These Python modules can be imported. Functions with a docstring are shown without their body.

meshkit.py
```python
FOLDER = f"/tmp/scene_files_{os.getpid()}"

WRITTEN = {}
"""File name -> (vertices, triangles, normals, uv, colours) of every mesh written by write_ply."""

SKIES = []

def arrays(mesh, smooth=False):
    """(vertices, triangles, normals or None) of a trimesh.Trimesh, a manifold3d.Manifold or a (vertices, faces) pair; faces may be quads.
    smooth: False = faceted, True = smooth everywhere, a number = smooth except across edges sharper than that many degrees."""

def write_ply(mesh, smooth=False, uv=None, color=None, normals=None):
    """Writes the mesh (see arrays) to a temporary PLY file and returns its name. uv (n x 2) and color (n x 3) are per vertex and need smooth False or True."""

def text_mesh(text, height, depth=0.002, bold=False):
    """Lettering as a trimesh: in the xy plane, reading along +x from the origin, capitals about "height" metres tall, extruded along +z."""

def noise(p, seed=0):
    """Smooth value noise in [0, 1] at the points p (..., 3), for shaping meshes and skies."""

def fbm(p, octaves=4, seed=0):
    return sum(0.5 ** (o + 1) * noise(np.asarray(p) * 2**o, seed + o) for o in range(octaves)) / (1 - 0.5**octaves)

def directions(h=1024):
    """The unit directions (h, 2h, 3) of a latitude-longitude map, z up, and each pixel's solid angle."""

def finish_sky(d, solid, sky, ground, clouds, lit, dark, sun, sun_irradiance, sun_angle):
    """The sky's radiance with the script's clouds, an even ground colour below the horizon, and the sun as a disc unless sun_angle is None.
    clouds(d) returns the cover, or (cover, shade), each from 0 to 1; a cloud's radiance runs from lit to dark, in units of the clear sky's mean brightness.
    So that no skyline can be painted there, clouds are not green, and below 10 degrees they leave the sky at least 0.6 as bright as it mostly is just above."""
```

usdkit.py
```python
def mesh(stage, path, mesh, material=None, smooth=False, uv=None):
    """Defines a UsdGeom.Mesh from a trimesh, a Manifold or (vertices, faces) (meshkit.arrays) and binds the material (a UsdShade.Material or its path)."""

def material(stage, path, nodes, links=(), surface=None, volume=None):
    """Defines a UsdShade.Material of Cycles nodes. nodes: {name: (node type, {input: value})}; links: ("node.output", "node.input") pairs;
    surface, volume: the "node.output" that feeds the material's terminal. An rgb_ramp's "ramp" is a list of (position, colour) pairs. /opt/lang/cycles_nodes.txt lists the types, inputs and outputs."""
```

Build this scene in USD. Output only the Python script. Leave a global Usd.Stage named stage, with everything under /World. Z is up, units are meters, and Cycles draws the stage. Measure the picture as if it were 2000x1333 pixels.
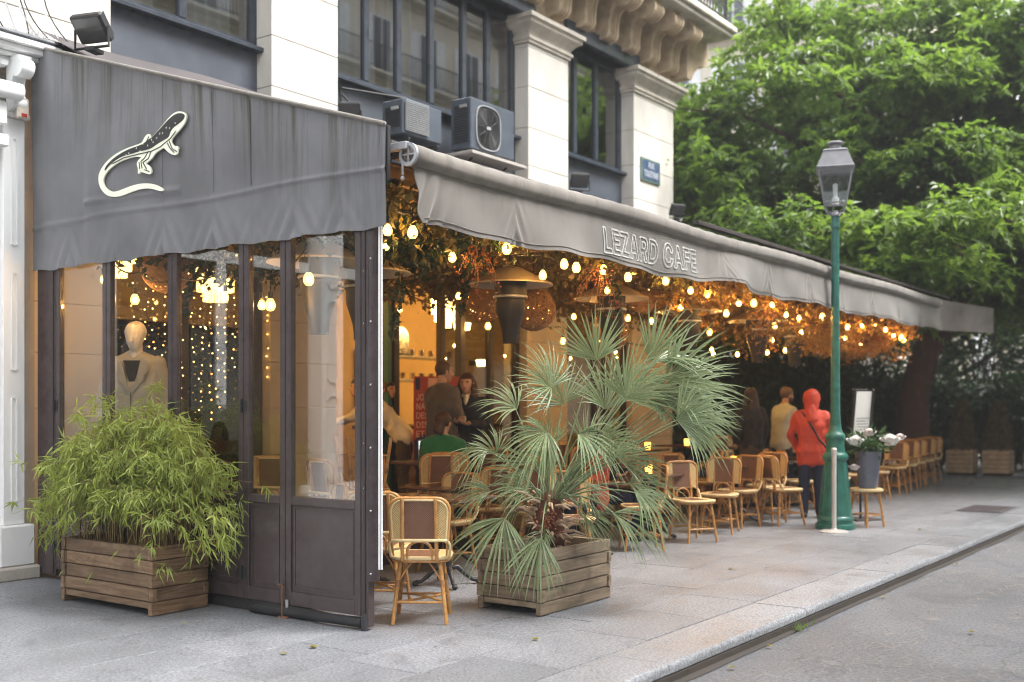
import math, random
import numpy as np, trimesh, manifold3d as m3, usdkit, meshkit
from shapely.geometry import Polygon, LineString, Point
from shapely.ops import unary_union
from pxr import Usd, UsdGeom, UsdLux, UsdShade, Gf, Sdf

stage = Usd.Stage.CreateInMemory()
UsdGeom.SetStageUpAxis(stage, UsdGeom.Tokens.z)
UsdGeom.SetStageMetersPerUnit(stage, 1.0)
UsdGeom.Xform.Define(stage, '/World')
rng = np.random.default_rng(7); random.seed(7)
PI = math.pi
# ------------------------------------------------------------------ camera
cam = UsdGeom.Camera.Define(stage, '/World/camera')
cam.AddTransformOp().Set(Gf.Matrix4d(0.58696, -0.80962, 0, 0, 0, 0, 1, 0, -0.80962, -0.58696, 0, 0, 0, 0, 1.5, 1))
cam.CreateHorizontalApertureAttr(36.0); cam.CreateVerticalApertureAttr(23.98)
cam.CreateFocalLengthAttr(38.484)
cam.CreateVerticalApertureOffsetAttr(2.277)
cam.CreateFStopAttr(1.3); cam.CreateFocusDistanceAttr(8.3)
cam.CreateExposureAttr(1.98)
# ------------------------------------------------------------------ sky and sun (bright overcast)
SUN_EL, SUN_AZ = math.radians(58), math.radians(150)      # azimuth clockwise from +Y, towards the sun
usdkit.material(stage, '/World/Looks/sky', {
    'sky': ('sky_texture', {'sky_type': 'single_scattering', 'sun_disc': False, 'sun_elevation': SUN_EL, 'sun_rotation': SUN_AZ, 'air_density': 1.0, 'aerosol_density': 4.0, 'ozone_density': 1.0}),
    'grey': ('hsv', {'saturation': 0.18, 'value': 1.25}),
    'tc': ('texture_coordinate', {}), 'n': ('noise_texture', {'scale': 2.2, 'detail': 5.0}),
    'r': ('rgb_ramp', {'ramp': [(0.3, (0.85, 0.87, 0.9)), (0.7, (1.15, 1.14, 1.12))]}),
    'mx': ('mix', {'mix_type': 'multiply', 'fac': 1.0}),
    'bg': ('background_shader', {'strength': 0.115})},
    [('sky.color', 'grey.color'), ('tc.generated', 'n.vector'), ('n.fac', 'r.fac'), ('grey.color', 'mx.color1'), ('r.color', 'mx.color2'), ('mx.color', 'bg.color')], surface='bg.background')
dome = UsdLux.DomeLight.Define(stage, '/World/sky')
UsdShade.MaterialBindingAPI.Apply(dome.GetPrim()).Bind(UsdShade.Material.Get(stage, '/World/Looks/sky'))
sun = UsdLux.DistantLight.Define(stage, '/World/sun')
sun.CreateNormalizeAttr(True); sun.CreateIntensityAttr(0.3); sun.CreateAngleAttr(25.0); sun.CreateColorAttr(Gf.Vec3f(1, 0.97, 0.93))
sun.AddRotateXYZOp().Set(Gf.Vec3f(90 - math.degrees(SUN_EL), 0, 180 - math.degrees(SUN_AZ)))

# ------------------------------------------------------------------ helpers
USED = set()
def numbered(path):
    p, k = path, 0
    while p in USED:
        k += 1; p = f'{path}_{k:03d}'
    USED.add(p); return p
def data(prim, label=None, cat=None, group=None, kind=None):
    for k, v in (('label', label), ('category', cat), ('group', group), ('kind', kind)):
        if v: prim.SetCustomDataByKey(k, v)
    return prim
def thing(name, label=None, cat=None, loc=(0, 0, 0), rz=0, group=None, kind=None):
    x = UsdGeom.Xform.Define(stage, numbered('/World/' + name))
    x.AddTranslateOp().Set(Gf.Vec3d(*map(float, loc))); x.AddRotateZOp().Set(float(math.degrees(rz)))
    return data(x.GetPrim(), label, cat, group, kind)
def dup(root, name, label, loc, rz=0, group=None, cat=None):
    was = root.GetCustomData()
    r = thing(name, label, cat or was.get('category'), loc, rz, group or was.get('group'))
    r.GetReferences().AddInternalReference(root.GetPath()); r.SetInstanceable(True)
    return r
def move(p, loc, rz):
    p.GetAttribute('xformOp:translate').Set(Gf.Vec3d(*map(float, loc))); p.GetAttribute('xformOp:rotateZ').Set(float(math.degrees(rz)))

def _cbox_faces():
    pts = []
    for ax in range(3):
        for sx in (-1, 1):
            for sy in (-1, 1):
                for sz in (-1, 1):
                    s = [sx, sy, sz]; pts.append([s[k] * (1.0 if k == ax else 0.8) for k in range(3)])
    h = trimesh.convex.convex_hull(np.array(pts))
    return np.array(h.vertices), np.array(h.faces)
CV, CF = _cbox_faces()
CSIGN, CAX = np.sign(CV), np.abs(CV).argmax(1)
SPH = {s: trimesh.creation.icosphere(subdivisions=s) for s in (0, 1, 2, 3)}

class MB:
    def __init__(s): s.v, s.f, s.n = [], [], 0
    def raw(s, v, f):
        v = np.asarray(v, float); f = np.asarray(f, int)
        if f.shape[1] == 4: f = np.vstack([f[:, [0, 1, 2]], f[:, [0, 2, 3]]])
        s.v.append(v); s.f.append(f + s.n); s.n += len(v); return s
    def add(s, m): return s.raw(m.vertices, m.faces)
    def box(s, x0, y0, z0, x1, y1, z1, c=0.0):
        lo, hi = np.minimum((x0, y0, z0), (x1, y1, z1)).astype(float), np.maximum((x0, y0, z0), (x1, y1, z1)).astype(float)
        h, m = (hi - lo) / 2, (hi + lo) / 2
        if c <= 0:
            v = np.array([[i, j, k] for i in (-1, 1) for j in (-1, 1) for k in (-1, 1)]) * h + m
            return s.raw(v, [[0, 1, 3, 2], [4, 6, 7, 5], [0, 4, 5, 1], [2, 3, 7, 6], [0, 2, 6, 4], [1, 5, 7, 3]])
        c = min(c, 0.45 * h.min() * 2)
        v = CSIGN * (h - c * (np.arange(3)[None] != CAX[:, None])) + m
        return s.raw(v, CF)
    def obox(s, c, size, rz=0, ch=0.0, rx=0, ry=0):
        k = len(s.v); hx, hy, hz = np.array(size) / 2
        s.box(-hx, -hy, -hz, hx, hy, hz, ch)
        R = trimesh.transformations.euler_matrix(rx, ry, rz)[:3, :3]
        s.v[k] = s.v[k] @ R.T + np.array(c, float); return s
    def tube(s, pts, r, n=8, cap=True):
        P = np.asarray(pts, float); m = len(P); R = np.broadcast_to(np.asarray(r, float), (m,))
        T = np.gradient(P, axis=0); T /= np.linalg.norm(T, axis=1)[:, None] + 1e-12
        up = np.array([0, 0, 1.0]) if abs(T[0][2]) < 0.9 else np.array([1.0, 0, 0])
        rings, u = [], np.cross(T[0], up); u /= np.linalg.norm(u)
        for i in range(m):
            u = u - T[i] * (u @ T[i]); u /= np.linalg.norm(u) + 1e-12
            w = np.cross(T[i], u); a = np.arange(n) * 2 * PI / n
            rings.append(P[i] + R[i] * (np.cos(a)[:, None] * u + np.sin(a)[:, None] * w))
        v = np.vstack(rings); f = []
        k = np.arange(n)
        for i in range(m - 1):
            f.append(np.stack([i * n + k, i * n + (k + 1) % n, (i + 1) * n + (k + 1) % n, (i + 1) * n + k], 1))
        f = np.vstack(f); f = np.vstack([f[:, [0, 1, 2]], f[:, [0, 2, 3]]])
        if cap:
            v = np.vstack([v, P[:1], P[-1:]]); c0, c1 = len(v) - 2, len(v) - 1
            f = np.vstack([f, np.stack([(k + 1) % n, k, np.full(n, c0)], 1), np.stack([(m - 1) * n + k, (m - 1) * n + (k + 1) % n, np.full(n, c1)], 1)])
        return s.raw(v, f)
    def lathe(s, prof, c=(0, 0, 0), n=20, axis='z', a0=0.0):
        P = np.asarray(prof, float); m = len(P); a = a0 + np.arange(n) * 2 * PI / n
        v = np.stack([P[:, 0, None] * np.cos(a), P[:, 0, None] * np.sin(a), np.broadcast_to(P[:, 1, None], (m, n))], -1).reshape(-1, 3)
        if axis == 'x': v = v[:, [2, 0, 1]]
        if axis == 'y': v = v[:, [1, 2, 0]]
        k = np.arange(n)
        f = np.vstack([np.stack([i * n + k, i * n + (k + 1) % n, (i + 1) * n + (k + 1) % n, (i + 1) * n + k], 1) for i in range(m - 1)])
        return s.raw(v + np.array(c, float), f)
    def ball(s, c, r, sub=1): return s.raw(SPH[sub].vertices * np.asarray(r, float) + np.array(c, float), SPH[sub].faces)
    def prism(s, poly, depth, frame):
        """extrude a shapely polygon (u, w) by depth along n; frame = (origin, U, W, N)"""
        o, U, W, N = [np.array(q, float) for q in frame]
        for g in getattr(poly, 'geoms', [poly]):
            if g.is_empty or g.area < 1e-9: continue
            m = trimesh.creation.extrude_polygon(g, depth, engine='earcut'); v = m.vertices
            f = m.faces if np.dot(np.cross(U, W), N) > 0 else m.faces[:, ::-1]
            s.raw(o + v[:, :1] * U + v[:, 1:2] * W + v[:, 2:] * N, f)
        return s
    def mesh(s): return np.vstack(s.v), np.vstack(s.f)
    def build(s, name, mat, parent=None, smooth=False, label=None, cat=None, group=None, kind=None):
        base = (parent.GetPath().pathString if parent else '/World') + '/' + name
        p = usdkit.mesh(stage, numbered(base), s.mesh(), M[mat] if isinstance(mat, str) else mat, smooth)
        return data(p.GetPrim(), label, cat, group, kind)
def sheet(fn, nu, nv):
    """grid mesh from fn(u, v) arrays in 0..1"""
    U, V = np.meshgrid(np.linspace(0, 1, nu), np.linspace(0, 1, nv), indexing='ij')
    v = np.stack(fn(U, V), -1).reshape(-1, 3)
    i = np.arange(nu * nv).reshape(nu, nv)
    return v, np.stack([i[:-1, :-1].ravel(), i[1:, :-1].ravel(), i[1:, 1:].ravel(), i[:-1, 1:].ravel()], 1)
def thick(v, f, off):
    """close a sheet by offsetting a copy (off = vector) and joining it with rims left open (thin cloth)"""
    n = len(v); return np.vstack([v, v + np.array(off)]), np.vstack([f, f[:, ::-1] + n])
def leaves(P, D, N, L, W, curl=0.15):
    """V-folded pointed leaves: base P, direction D, face normal N (arrays)"""
    P, D, N = (np.asarray(q, float) for q in (P, D, N)); n = len(P)
    D = D / (np.linalg.norm(D, axis=1)[:, None] + 1e-9); S = np.cross(D, N); S /= np.linalg.norm(S, axis=1)[:, None] + 1e-9; N = np.cross(S, D)
    L = np.broadcast_to(L, (n,))[:, None]; W = np.broadcast_to(W, (n,))[:, None]
    mid = P + D * L * 0.42 - N * L * 0.02
    v = np.stack([P, mid + S * W / 2 + N * W * 0.16, P + D * L - N * L * curl, mid - S * W / 2 + N * W * 0.16, mid - N * W * .06], 1).reshape(-1, 3)
    k = np.arange(n)[:, None, None] * 5
    f = (np.array([[0, 1, 4], [1, 2, 4], [2, 3, 4], [3, 0, 4]])[None] + k).reshape(-1, 3)
    return v, f
def bez(a, b, c, n=10):
    t = np.linspace(0, 1, n)[:, None]; a, b, c = (np.array(q, float) for q in (a, b, c))
    return (1 - t) ** 2 * a + 2 * t * (1 - t) * b + t * t * c

# ------------------------------------------------------------------ materials
M = {}
def mat(name, nodes, links, surface='p.BSDF'):
    M[name] = usdkit.material(stage, '/World/Looks/' + name, nodes, links, surface=surface); return M[name]
def plain(name, col, rough=0.5, var=0.12, scale=6, bump=0.0, metal=0.0, spec=0.5, bscale=None, space='geo', coat=0.0, stretch=None, island=0.0, sheen=0.0):
    """one colour with noise variation (two octaves of wear) and optional bump"""
    c = np.array(col, float)
    nodes = {'tc': ('texture_coordinate', {}), 'g': ('geometry', {}), 'map': ('mapping', {'scale': stretch or (1, 1, 1)}),
             'n': ('noise_texture', {'scale': scale, 'detail': 6.0, 'roughness': 0.62}),
             'r': ('rgb_ramp', {'ramp': [(0.25, tuple(c * (1 - var))), (0.75, tuple(np.minimum(c * (1 + var), 1)))]}),
             'rr': ('map_range', {'from_min': 0.3, 'from_max': 0.7, 'to_min': max(rough - .1, .02), 'to_max': min(rough + .1, 1)}),
             'p': ('principled_bsdf', {'metallic': metal, 'specular_ior_level': spec, 'coat_weight': coat, 'sheen_weight': sheen})}
    links = [('g.position' if space == 'geo' else 'tc.object', 'map.vector'), ('map.vector', 'n.vector'), ('n.fac', 'r.fac'), ('n.fac', 'rr.value'), ('rr.result', 'p.roughness')]
    out = 'r.color'
    if island:
        nodes['iv'] = ('map_range', {'to_min': 1 - island, 'to_max': 1 + island}); nodes['hs'] = ('hsv', {})
        links += [('g.random_per_island', 'iv.value'), ('iv.result', 'hs.value'), ('r.color', 'hs.color')]; out = 'hs.color'
    links.append((out, 'p.base_color'))
    if bump:
        nodes['bn'] = ('noise_texture', {'scale': bscale or scale * 8, 'detail': 4.0}); nodes['b'] = ('bump', {'strength': bump, 'distance': 0.01})
        links += [('map.vector', 'bn.vector'), ('bn.fac', 'b.height'), ('b.normal', 'p.normal')]
    return mat(name, nodes, links)
def glow(name, col, strength):
    return mat(name, {'e': ('emission', {'color': col, 'strength': strength})}, [], 'e.emission')
def leafmat(name, c0, c1, c2, trans=0.35, rough=0.45, scale=1.2):
    """leaf colours vary leaf by leaf and by clump; light passes through"""
    return mat(name, {'g': ('geometry', {}), 'n': ('noise_texture', {'scale': scale, 'detail': 3.0}),
        'mx': ('mix_float', {'fac': 0.55}), 'r': ('rgb_ramp', {'ramp': [(0.1, c0), (0.5, c1), (0.9, c2)]}),
        'p': ('principled_bsdf', {'roughness': rough, 'specular_ior_level': 0.45}), 'hs': ('hsv', {'saturation': 1.15, 'value': 1.3, 'hue': 0.492}), 't': ('translucent_bsdf', {}), 'm': ('mix_closure', {'fac': trans})},
        [('g.position', 'n.vector'), ('n.fac', 'mx.a'), ('g.random_per_island', 'mx.b'), ('mx.result', 'r.fac'), ('r.color', 'p.base_color'), ('r.color', 'hs.color'), ('hs.color', 't.color'), ('p.BSDF', 'm.closure1'), ('t.BSDF', 'm.closure2')], 'm.closure')
def glassmat(name, tint=(0.96, 0.97, 0.96), ior=1.5, rough=0.0, gain=1.0):
    return mat(name, {'f': ('layer_weight', {'blend': 0.5}), 'pw': ('math', {'math_type': 'power', 'value2': 5.0}), 'k': ('math', {'math_type': 'multiply_add', 'value2': 0.96, 'value3': 0.04 * gain, 'use_clamp': True}), 't': ('transparent_bsdf', {'color': tint}), 'gl': ('glossy_bsdf', {'color': (1, 1, 1), 'roughness': rough}), 'm': ('mix_closure', {})},
               [('f.facing', 'pw.value1'), ('pw.value', 'k.value1'), ('k.value', 'm.fac'), ('t.BSDF', 'm.closure1'), ('gl.BSDF', 'm.closure2')], 'm.closure')

plain('stone', (0.58, 0.55, 0.495), 0.8, 0.2, 2.2, 0.18, bscale=60, stretch=(1, 1, 0.3))
plain('kerb_grime', (0.045, 0.035, 0.028), 0.8, 0.35, 12, 0.4, bscale=40)
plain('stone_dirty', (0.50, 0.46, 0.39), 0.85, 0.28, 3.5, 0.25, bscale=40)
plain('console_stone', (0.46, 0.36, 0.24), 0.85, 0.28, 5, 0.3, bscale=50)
plain('old_stone', (0.40, 0.37, 0.33), 0.85, 0.15, 3, 0.3, bscale=50)
plain('cream_plaster', (0.60, 0.52, 0.40), 0.8, 0.07, 1.5, 0.08, bscale=40)
plain('warm_wall', (0.60, 0.44, 0.24), 0.75, 0.12, 1.2, 0.06, bscale=30)
plain('joint', (0.16, 0.14, 0.12), 0.95, 0.15, 8)
plain('white_paint', (0.74, 0.75, 0.75), 0.42, 0.05, 2.5, 0.05, bscale=30)
plain('peeled_paint', (0.62, 0.50, 0.33), 0.8, 0.15, 20)
plain('navy_frame', (0.028, 0.036, 0.050), 0.35, 0.2, 5, 0.05)
plain('slate_panel', (0.062, 0.072, 0.092), 0.5, 0.28, 1.6, 0.06, bscale=20)
plain('brown_metal', (0.042, 0.030, 0.030), 0.33, 0.16, 3, 0.04, bscale=25, coat=0.15)
plain('dark_brown', (0.028, 0.02, 0.019), 0.5, 0.2, 6)
plain('beam_wood', (0.20, 0.12, 0.065), 0.6, 0.25, 5, 0.2, stretch=(0.2, 2, 2))
plain('black_metal', (0.012, 0.012, 0.013), 0.6, 0.25, 10, 0.1)
plain('black_rubber', (0.015, 0.015, 0.016), 0.6, 0.3, 12, 0.3)
plain('steel', (0.52, 0.52, 0.53), 0.32, 0.1, 20, 0.0, metal=1.0)
plain('zinc', (0.33, 0.34, 0.36), 0.45, 0.18, 4, 0.05, metal=0.6)
plain('rust', (0.16, 0.075, 0.04), 0.8, 0.35, 30, 0.3)
plain('white_plastic', (0.72, 0.72, 0.72), 0.4, 0.05, 20)
plain('beige_plastic', (0.52, 0.47, 0.40), 0.45, 0.08, 12)
plain('red_plastic', (0.35, 0.03, 0.02), 0.4)
plain('ac_grey', (0.055, 0.068, 0.09), 0.5, 0.22, 4, 0.05)
plain('ac_grille', (0.30, 0.31, 0.31), 0.5, 0.2, 8)
plain('roof_felt', (0.075, 0.065, 0.068), 0.8, 0.3, 2.5, 0.4, bscale=25)
plain('lamp_green', (0.012, 0.105, 0.078), 0.4, 0.45, 9, 0.3, bscale=40, coat=0.3)
plain('lamp_zinc', (0.20, 0.20, 0.215), 0.45, 0.2, 6, 0.05)
plain('iron', (0.02, 0.021, 0.024), 0.42, 0.3, 10, 0.15)
plain('rattan', (0.52, 0.255, 0.075), 0.38, 0.3, 22, 0.12, space='obj', coat=0.25, island=0.18)
plain('rattan_dark', (0.24, 0.115, 0.045), 0.45, 0.25, 30, 0.2, space='obj')
plain('rattan_cream', (0.68, 0.52, 0.27), 0.42, 0.12, 40, 0.25, space='obj')
plain('table_wood', (0.075, 0.036, 0.02), 0.22, 0.35, 7, 0.06, space='obj', stretch=(1, 6, 6), coat=0.4)
plain('skin', (0.52, 0.30, 0.20), 0.5, 0.06, 8)
plain('skin_tan', (0.45, 0.25, 0.15), 0.5, 0.06, 8)
plain('mannequin_skin', (0.60, 0.57, 0.54), 0.45, 0.03, 8)
plain('hair_dark', (0.022, 0.012, 0.009), 0.45, 0.3, 40, 0.4)
plain('hair_brown', (0.055, 0.024, 0.014), 0.45, 0.3, 40, 0.4)
plain('hair_short', (0.10, 0.06, 0.04), 0.6, 0.3, 60, 0.3)
plain('cloth_grey', (0.105, 0.085, 0.072), 0.85, 0.15, 14, 0.2, sheen=0.2)
plain('cloth_navy', (0.012, 0.013, 0.026), 0.8, 0.2, 14, 0.2)
plain('cloth_green', (0.010, 0.15, 0.062), 0.9, 0.14, 16, 0.3, sheen=0.3)
plain('cloth_white', (0.70, 0.66, 0.58), 0.85, 0.06, 10, 0.15)
plain('cloth_pale', (0.45, 0.47, 0.40), 0.85, 0.08, 10, 0.15)
plain('cloth_red', (0.46, 0.045, 0.018), 0.65, 0.16, 9, 0.35, bscale=16)
plain('cloth_jeans', (0.012, 0.018, 0.045), 0.85, 0.25, 14, 0.2)
plain('cloth_brown', (0.07, 0.052, 0.035), 0.85, 0.2, 14, 0.2)
plain('cloth_black', (0.012, 0.011, 0.013), 0.85, 0.2, 14, 0.2)
plain('cloth_beige', (0.37, 0.34, 0.28), 0.85, 0.08, 16, 0.25)
plain('cloth_coral', (0.50, 0.10, 0.05), 0.85, 0.4, 18, 0.2)
plain('lips', (0.35, 0.10, 0.08), 0.45)
plain('shoe_black', (0.012, 0.012, 0.012), 0.4)
plain('soil', (0.035, 0.022, 0.014), 0.95, 0.4, 30, 0.6)
plain('bark', (0.075, 0.035, 0.025), 0.9, 0.35, 8, 0.8, bscale=18, stretch=(1, 1, 0.25))
plain('palm_fibre', (0.13, 0.05, 0.028), 0.9, 0.5, 60, 0.6)
plain('palm_stub', (0.42, 0.30, 0.20), 0.7, 0.3, 20, 0.2)
plain('berry', (0.20, 0.05, 0.012), 0.4, 0.3, 30)
plain('twig', (0.14, 0.07, 0.03), 0.8, 0.3, 30)
plain('wicker', (0.36, 0.19, 0.075), 0.6, 0.3, 30, island=0.25)
plain('culm', (0.17, 0.11, 0.035), 0.5, 0.4, 10)
plain('pot_grey', (0.12, 0.13, 0.17), 0.35, 0.08, 6)
plain('petal_white', (0.80, 0.79, 0.76), 0.6, 0.04, 20)
plain('petal_pink', (0.76, 0.68, 0.66), 0.6, 0.08, 20)
plain('paper', (0.70, 0.70, 0.66), 0.7, 0.03, 10)
plain('ink', (0.03, 0.03, 0.04), 0.7)
plain('poster_red', (0.40, 0.05, 0.025), 0.6, 0.06, 4)
plain('poster_navy', (0.018, 0.018, 0.07), 0.6, 0.1, 6)
plain('poster_pink', (0.70, 0.38, 0.30), 0.6, 0.1, 6)
plain('sign_blue', (0.05, 0.075, 0.145), 0.3, 0.12, 6, coat=0.6)
plain('sign_green', (0.12, 0.19, 0.15), 0.3, 0.15, 8, coat=0.4)
plain('enamel_white', (0.5, 0.53, 0.56), 0.3, 0.05, 6)
plain('emblem_cream', (0.84, 0.85, 0.70), 0.5, 0.04, 20)
plain('emblem_black', (0.015, 0.015, 0.015), 0.5)
plain('thread_white', (0.42, 0.41, 0.39), 0.7, 0.3, 30, 0.3)
plain('heater_hood', (0.50, 0.42, 0.30), 0.4, 0.15, 6)
plain('heater_dark', (0.013, 0.012, 0.013), 0.5, 0.2, 8)
plain('vinyl', (0.035, 0.024, 0.026), 0.3, 0.15, 8, 0.08)
plain('laptop_grey', (0.42, 0.45, 0.50), 0.3, 0.03, 6)
plain('marble', (0.34, 0.22, 0.13), 0.25, 0.4, 3)
plain('dark_room', (0.05, 0.035, 0.025), 0.8, 0.3, 1)
plain('room_grey', (0.13, 0.13, 0.13), 0.9, 0.1, 1)
plain('curtain', (0.62, 0.62, 0.60), 0.9, 0.1, 3)
plain('teal_paint', (0.012, 0.09, 0.085), 0.5)
plain('cream_facade', (0.60, 0.55, 0.45), 0.85, 0.1, 0.5, 0.1)
plain('shutter_white', (0.66, 0.67, 0.68), 0.6)
plain('plank_far', (0.42, 0.30, 0.19), 0.75, 0.3, 9, 0.2)
plain('water_glass_dark', (0.05, 0.05, 0.05), 0.1)
glassmat('pane', (0.93, 0.94, 0.93), 1.5, 0.0, 1.9)
glassmat('pane_upper', (0.55, 0.57, 0.58), 1.52, 0.0, 4.2)
glassmat('pane_shop', (0.5, 0.52, 0.53), 1.5, 0.0, 2.0)
glassmat('lantern_glass', (0.86, 0.90, 0.89), 1.5, 0.08, 2.2)
glassmat('tumbler', (0.9, 0.88, 0.84), 1.5, 0.02, 3.0)
glow('filament_glow', (1.0, 0.55, 0.16), 270.0)
glow('filament_dim', (1.0, 0.5, 0.12), 45.0)
mat('bulb_amber', {'e': ('emission', {'color': (1.0, 0.50, 0.10), 'strength': 3.2}), 't': ('transparent_bsdf', {'color': (1.0, 0.93, 0.8)}), 'm': ('mix_closure', {'fac': 0.42})}, [('t.BSDF', 'm.closure1'), ('e.emission', 'm.closure2')], 'm.closure')
glow('rod_glow', (1.0, 0.52, 0.12), 10.0)
glow('sconce_glow', (1.0, 0.58, 0.16), 16.0)
plain('brushed_post', (0.5, 0.48, 0.46), 0.45, 0.08, 12, metal=0.3)
glow('fairy_glow', (1.0, 0.48, 0.11), 4.5)
glow('candle_glow', (1.0, 0.42, 0.05), 1.9)
glow('laptop_screen', (0.75, 0.88, 1.0), 0.55)
leafmat('leaf_bamboo', (0.21, 0.275, 0.06), (0.41, 0.455, 0.115), (0.62, 0.60, 0.24), 0.42, 0.4, 2.2)
leafmat('leaf_tree', (0.085, 0.15, 0.035), (0.25, 0.36, 0.08), (0.50, 0.58, 0.20), 0.56, 0.34, 0.6)
leafmat('leaf_dark', (0.025, 0.05, 0.022), (0.05, 0.095, 0.032), (0.11, 0.17, 0.055), 0.25, 0.4, 0.8)
leafmat('leaf_palm', (0.16, 0.21, 0.10), (0.31, 0.37, 0.22), (0.56, 0.60, 0.44), 0.2, 0.33, 3.0)
leafmat('leaf_garland', (0.08, 0.085, 0.03), (0.27, 0.19, 0.06), (0.50, 0.30, 0.09), 0.4, 0.55, 1.8)
leafmat('leaf_autumn', (0.18, 0.11, 0.04), (0.38, 0.25, 0.085), (0.58, 0.42, 0.16), 0.45, 0.55, 2.5)
leafmat('leaf_ivy', (0.015, 0.03, 0.012), (0.035, 0.055, 0.02), (0.09, 0.10, 0.04), 0.3, 0.45, 2.0)
leafmat('leaf_brown', (0.10, 0.075, 0.03), (0.21, 0.15, 0.06), (0.34, 0.25, 0.11), 0.25, 0.6, 2.0)
leafmat('pampas', (0.30, 0.17, 0.06), (0.42, 0.25, 0.09), (0.52, 0.34, 0.14), 0.5, 0.7, 3.0)
leafmat('leaf_bouquet', (0.03, 0.07, 0.025), (0.07, 0.13, 0.04), (0.15, 0.22, 0.07), 0.3, 0.4, 4.0)
leafmat('leaf_fallen', (0.22, 0.20, 0.03), (0.40, 0.30, 0.05), (0.50, 0.34, 0.08), 0.2, 0.6, 4.0)

# granite (pavement, kerb), asphalt, weathered planks, awning cloth, weave: graphs of their own
def granite(name, base, var, rough):
    c = np.array(base)
    mat(name, {'g': ('geometry', {}), 'fine': ('noise_texture', {'scale': 55.0, 'detail': 5.0, 'roughness': 0.8}), 'big': ('noise_texture', {'scale': 1.1, 'detail': 6.0, 'roughness': 0.65}), 'st': ('noise_texture', {'scale': 4.5, 'detail': 5.0, 'roughness': 0.7, 'distortion': 0.6}),
        'r1': ('rgb_ramp', {'ramp': [(0.36, tuple(c * 0.42)), (0.5, tuple(c)), (0.64, tuple(c * 1.75))]}), 'r2': ('rgb_ramp', {'ramp': [(0.3, (0.85,) * 3), (0.7, (1.12,) * 3)]}), 'r3': ('rgb_ramp', {'ramp': [(0.30, (0.72, 0.70, 0.68)), (0.44, (1,) * 3), (0.7, (1.05,) * 3)]}),
        'iv': ('map_range', {'to_min': 1 - var, 'to_max': 1 + var}), 'rnd': ('object_info', {}), 'hs': ('hsv', {}), 'm1': ('mix', {'mix_type': 'multiply', 'fac': 1.0}), 'm2': ('mix', {'mix_type': 'multiply', 'fac': 1.0}),
        'rr': ('map_range', {'from_min': 0.3, 'from_max': 0.7, 'to_min': rough - 0.18, 'to_max': rough + 0.12}), 'b': ('bump', {'strength': 0.35, 'distance': 0.004}), 'p': ('principled_bsdf', {'specular_ior_level': 0.5})},
        [('g.position', 'fine.vector'), ('g.position', 'big.vector'), ('g.position', 'st.vector'), ('fine.fac', 'r1.fac'), ('big.fac', 'r2.fac'), ('st.fac', 'r3.fac'), ('r1.color', 'm1.color1'), ('r2.color', 'm1.color2'), ('m1.color', 'm2.color1'), ('r3.color', 'm2.color2'),
         ('rnd.random', 'iv.value'), ('iv.result', 'hs.value'), ('m2.color', 'hs.color'), ('hs.color', 'p.base_color'), ('big.fac', 'rr.value'), ('rr.result', 'p.roughness'), ('fine.fac', 'b.height'), ('b.normal', 'p.normal')])
granite('granite_slab', (0.172, 0.178, 0.191), 0.10, 0.55)
granite('granite_kerb', (0.205, 0.212, 0.226), 0.10, 0.48)
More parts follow.
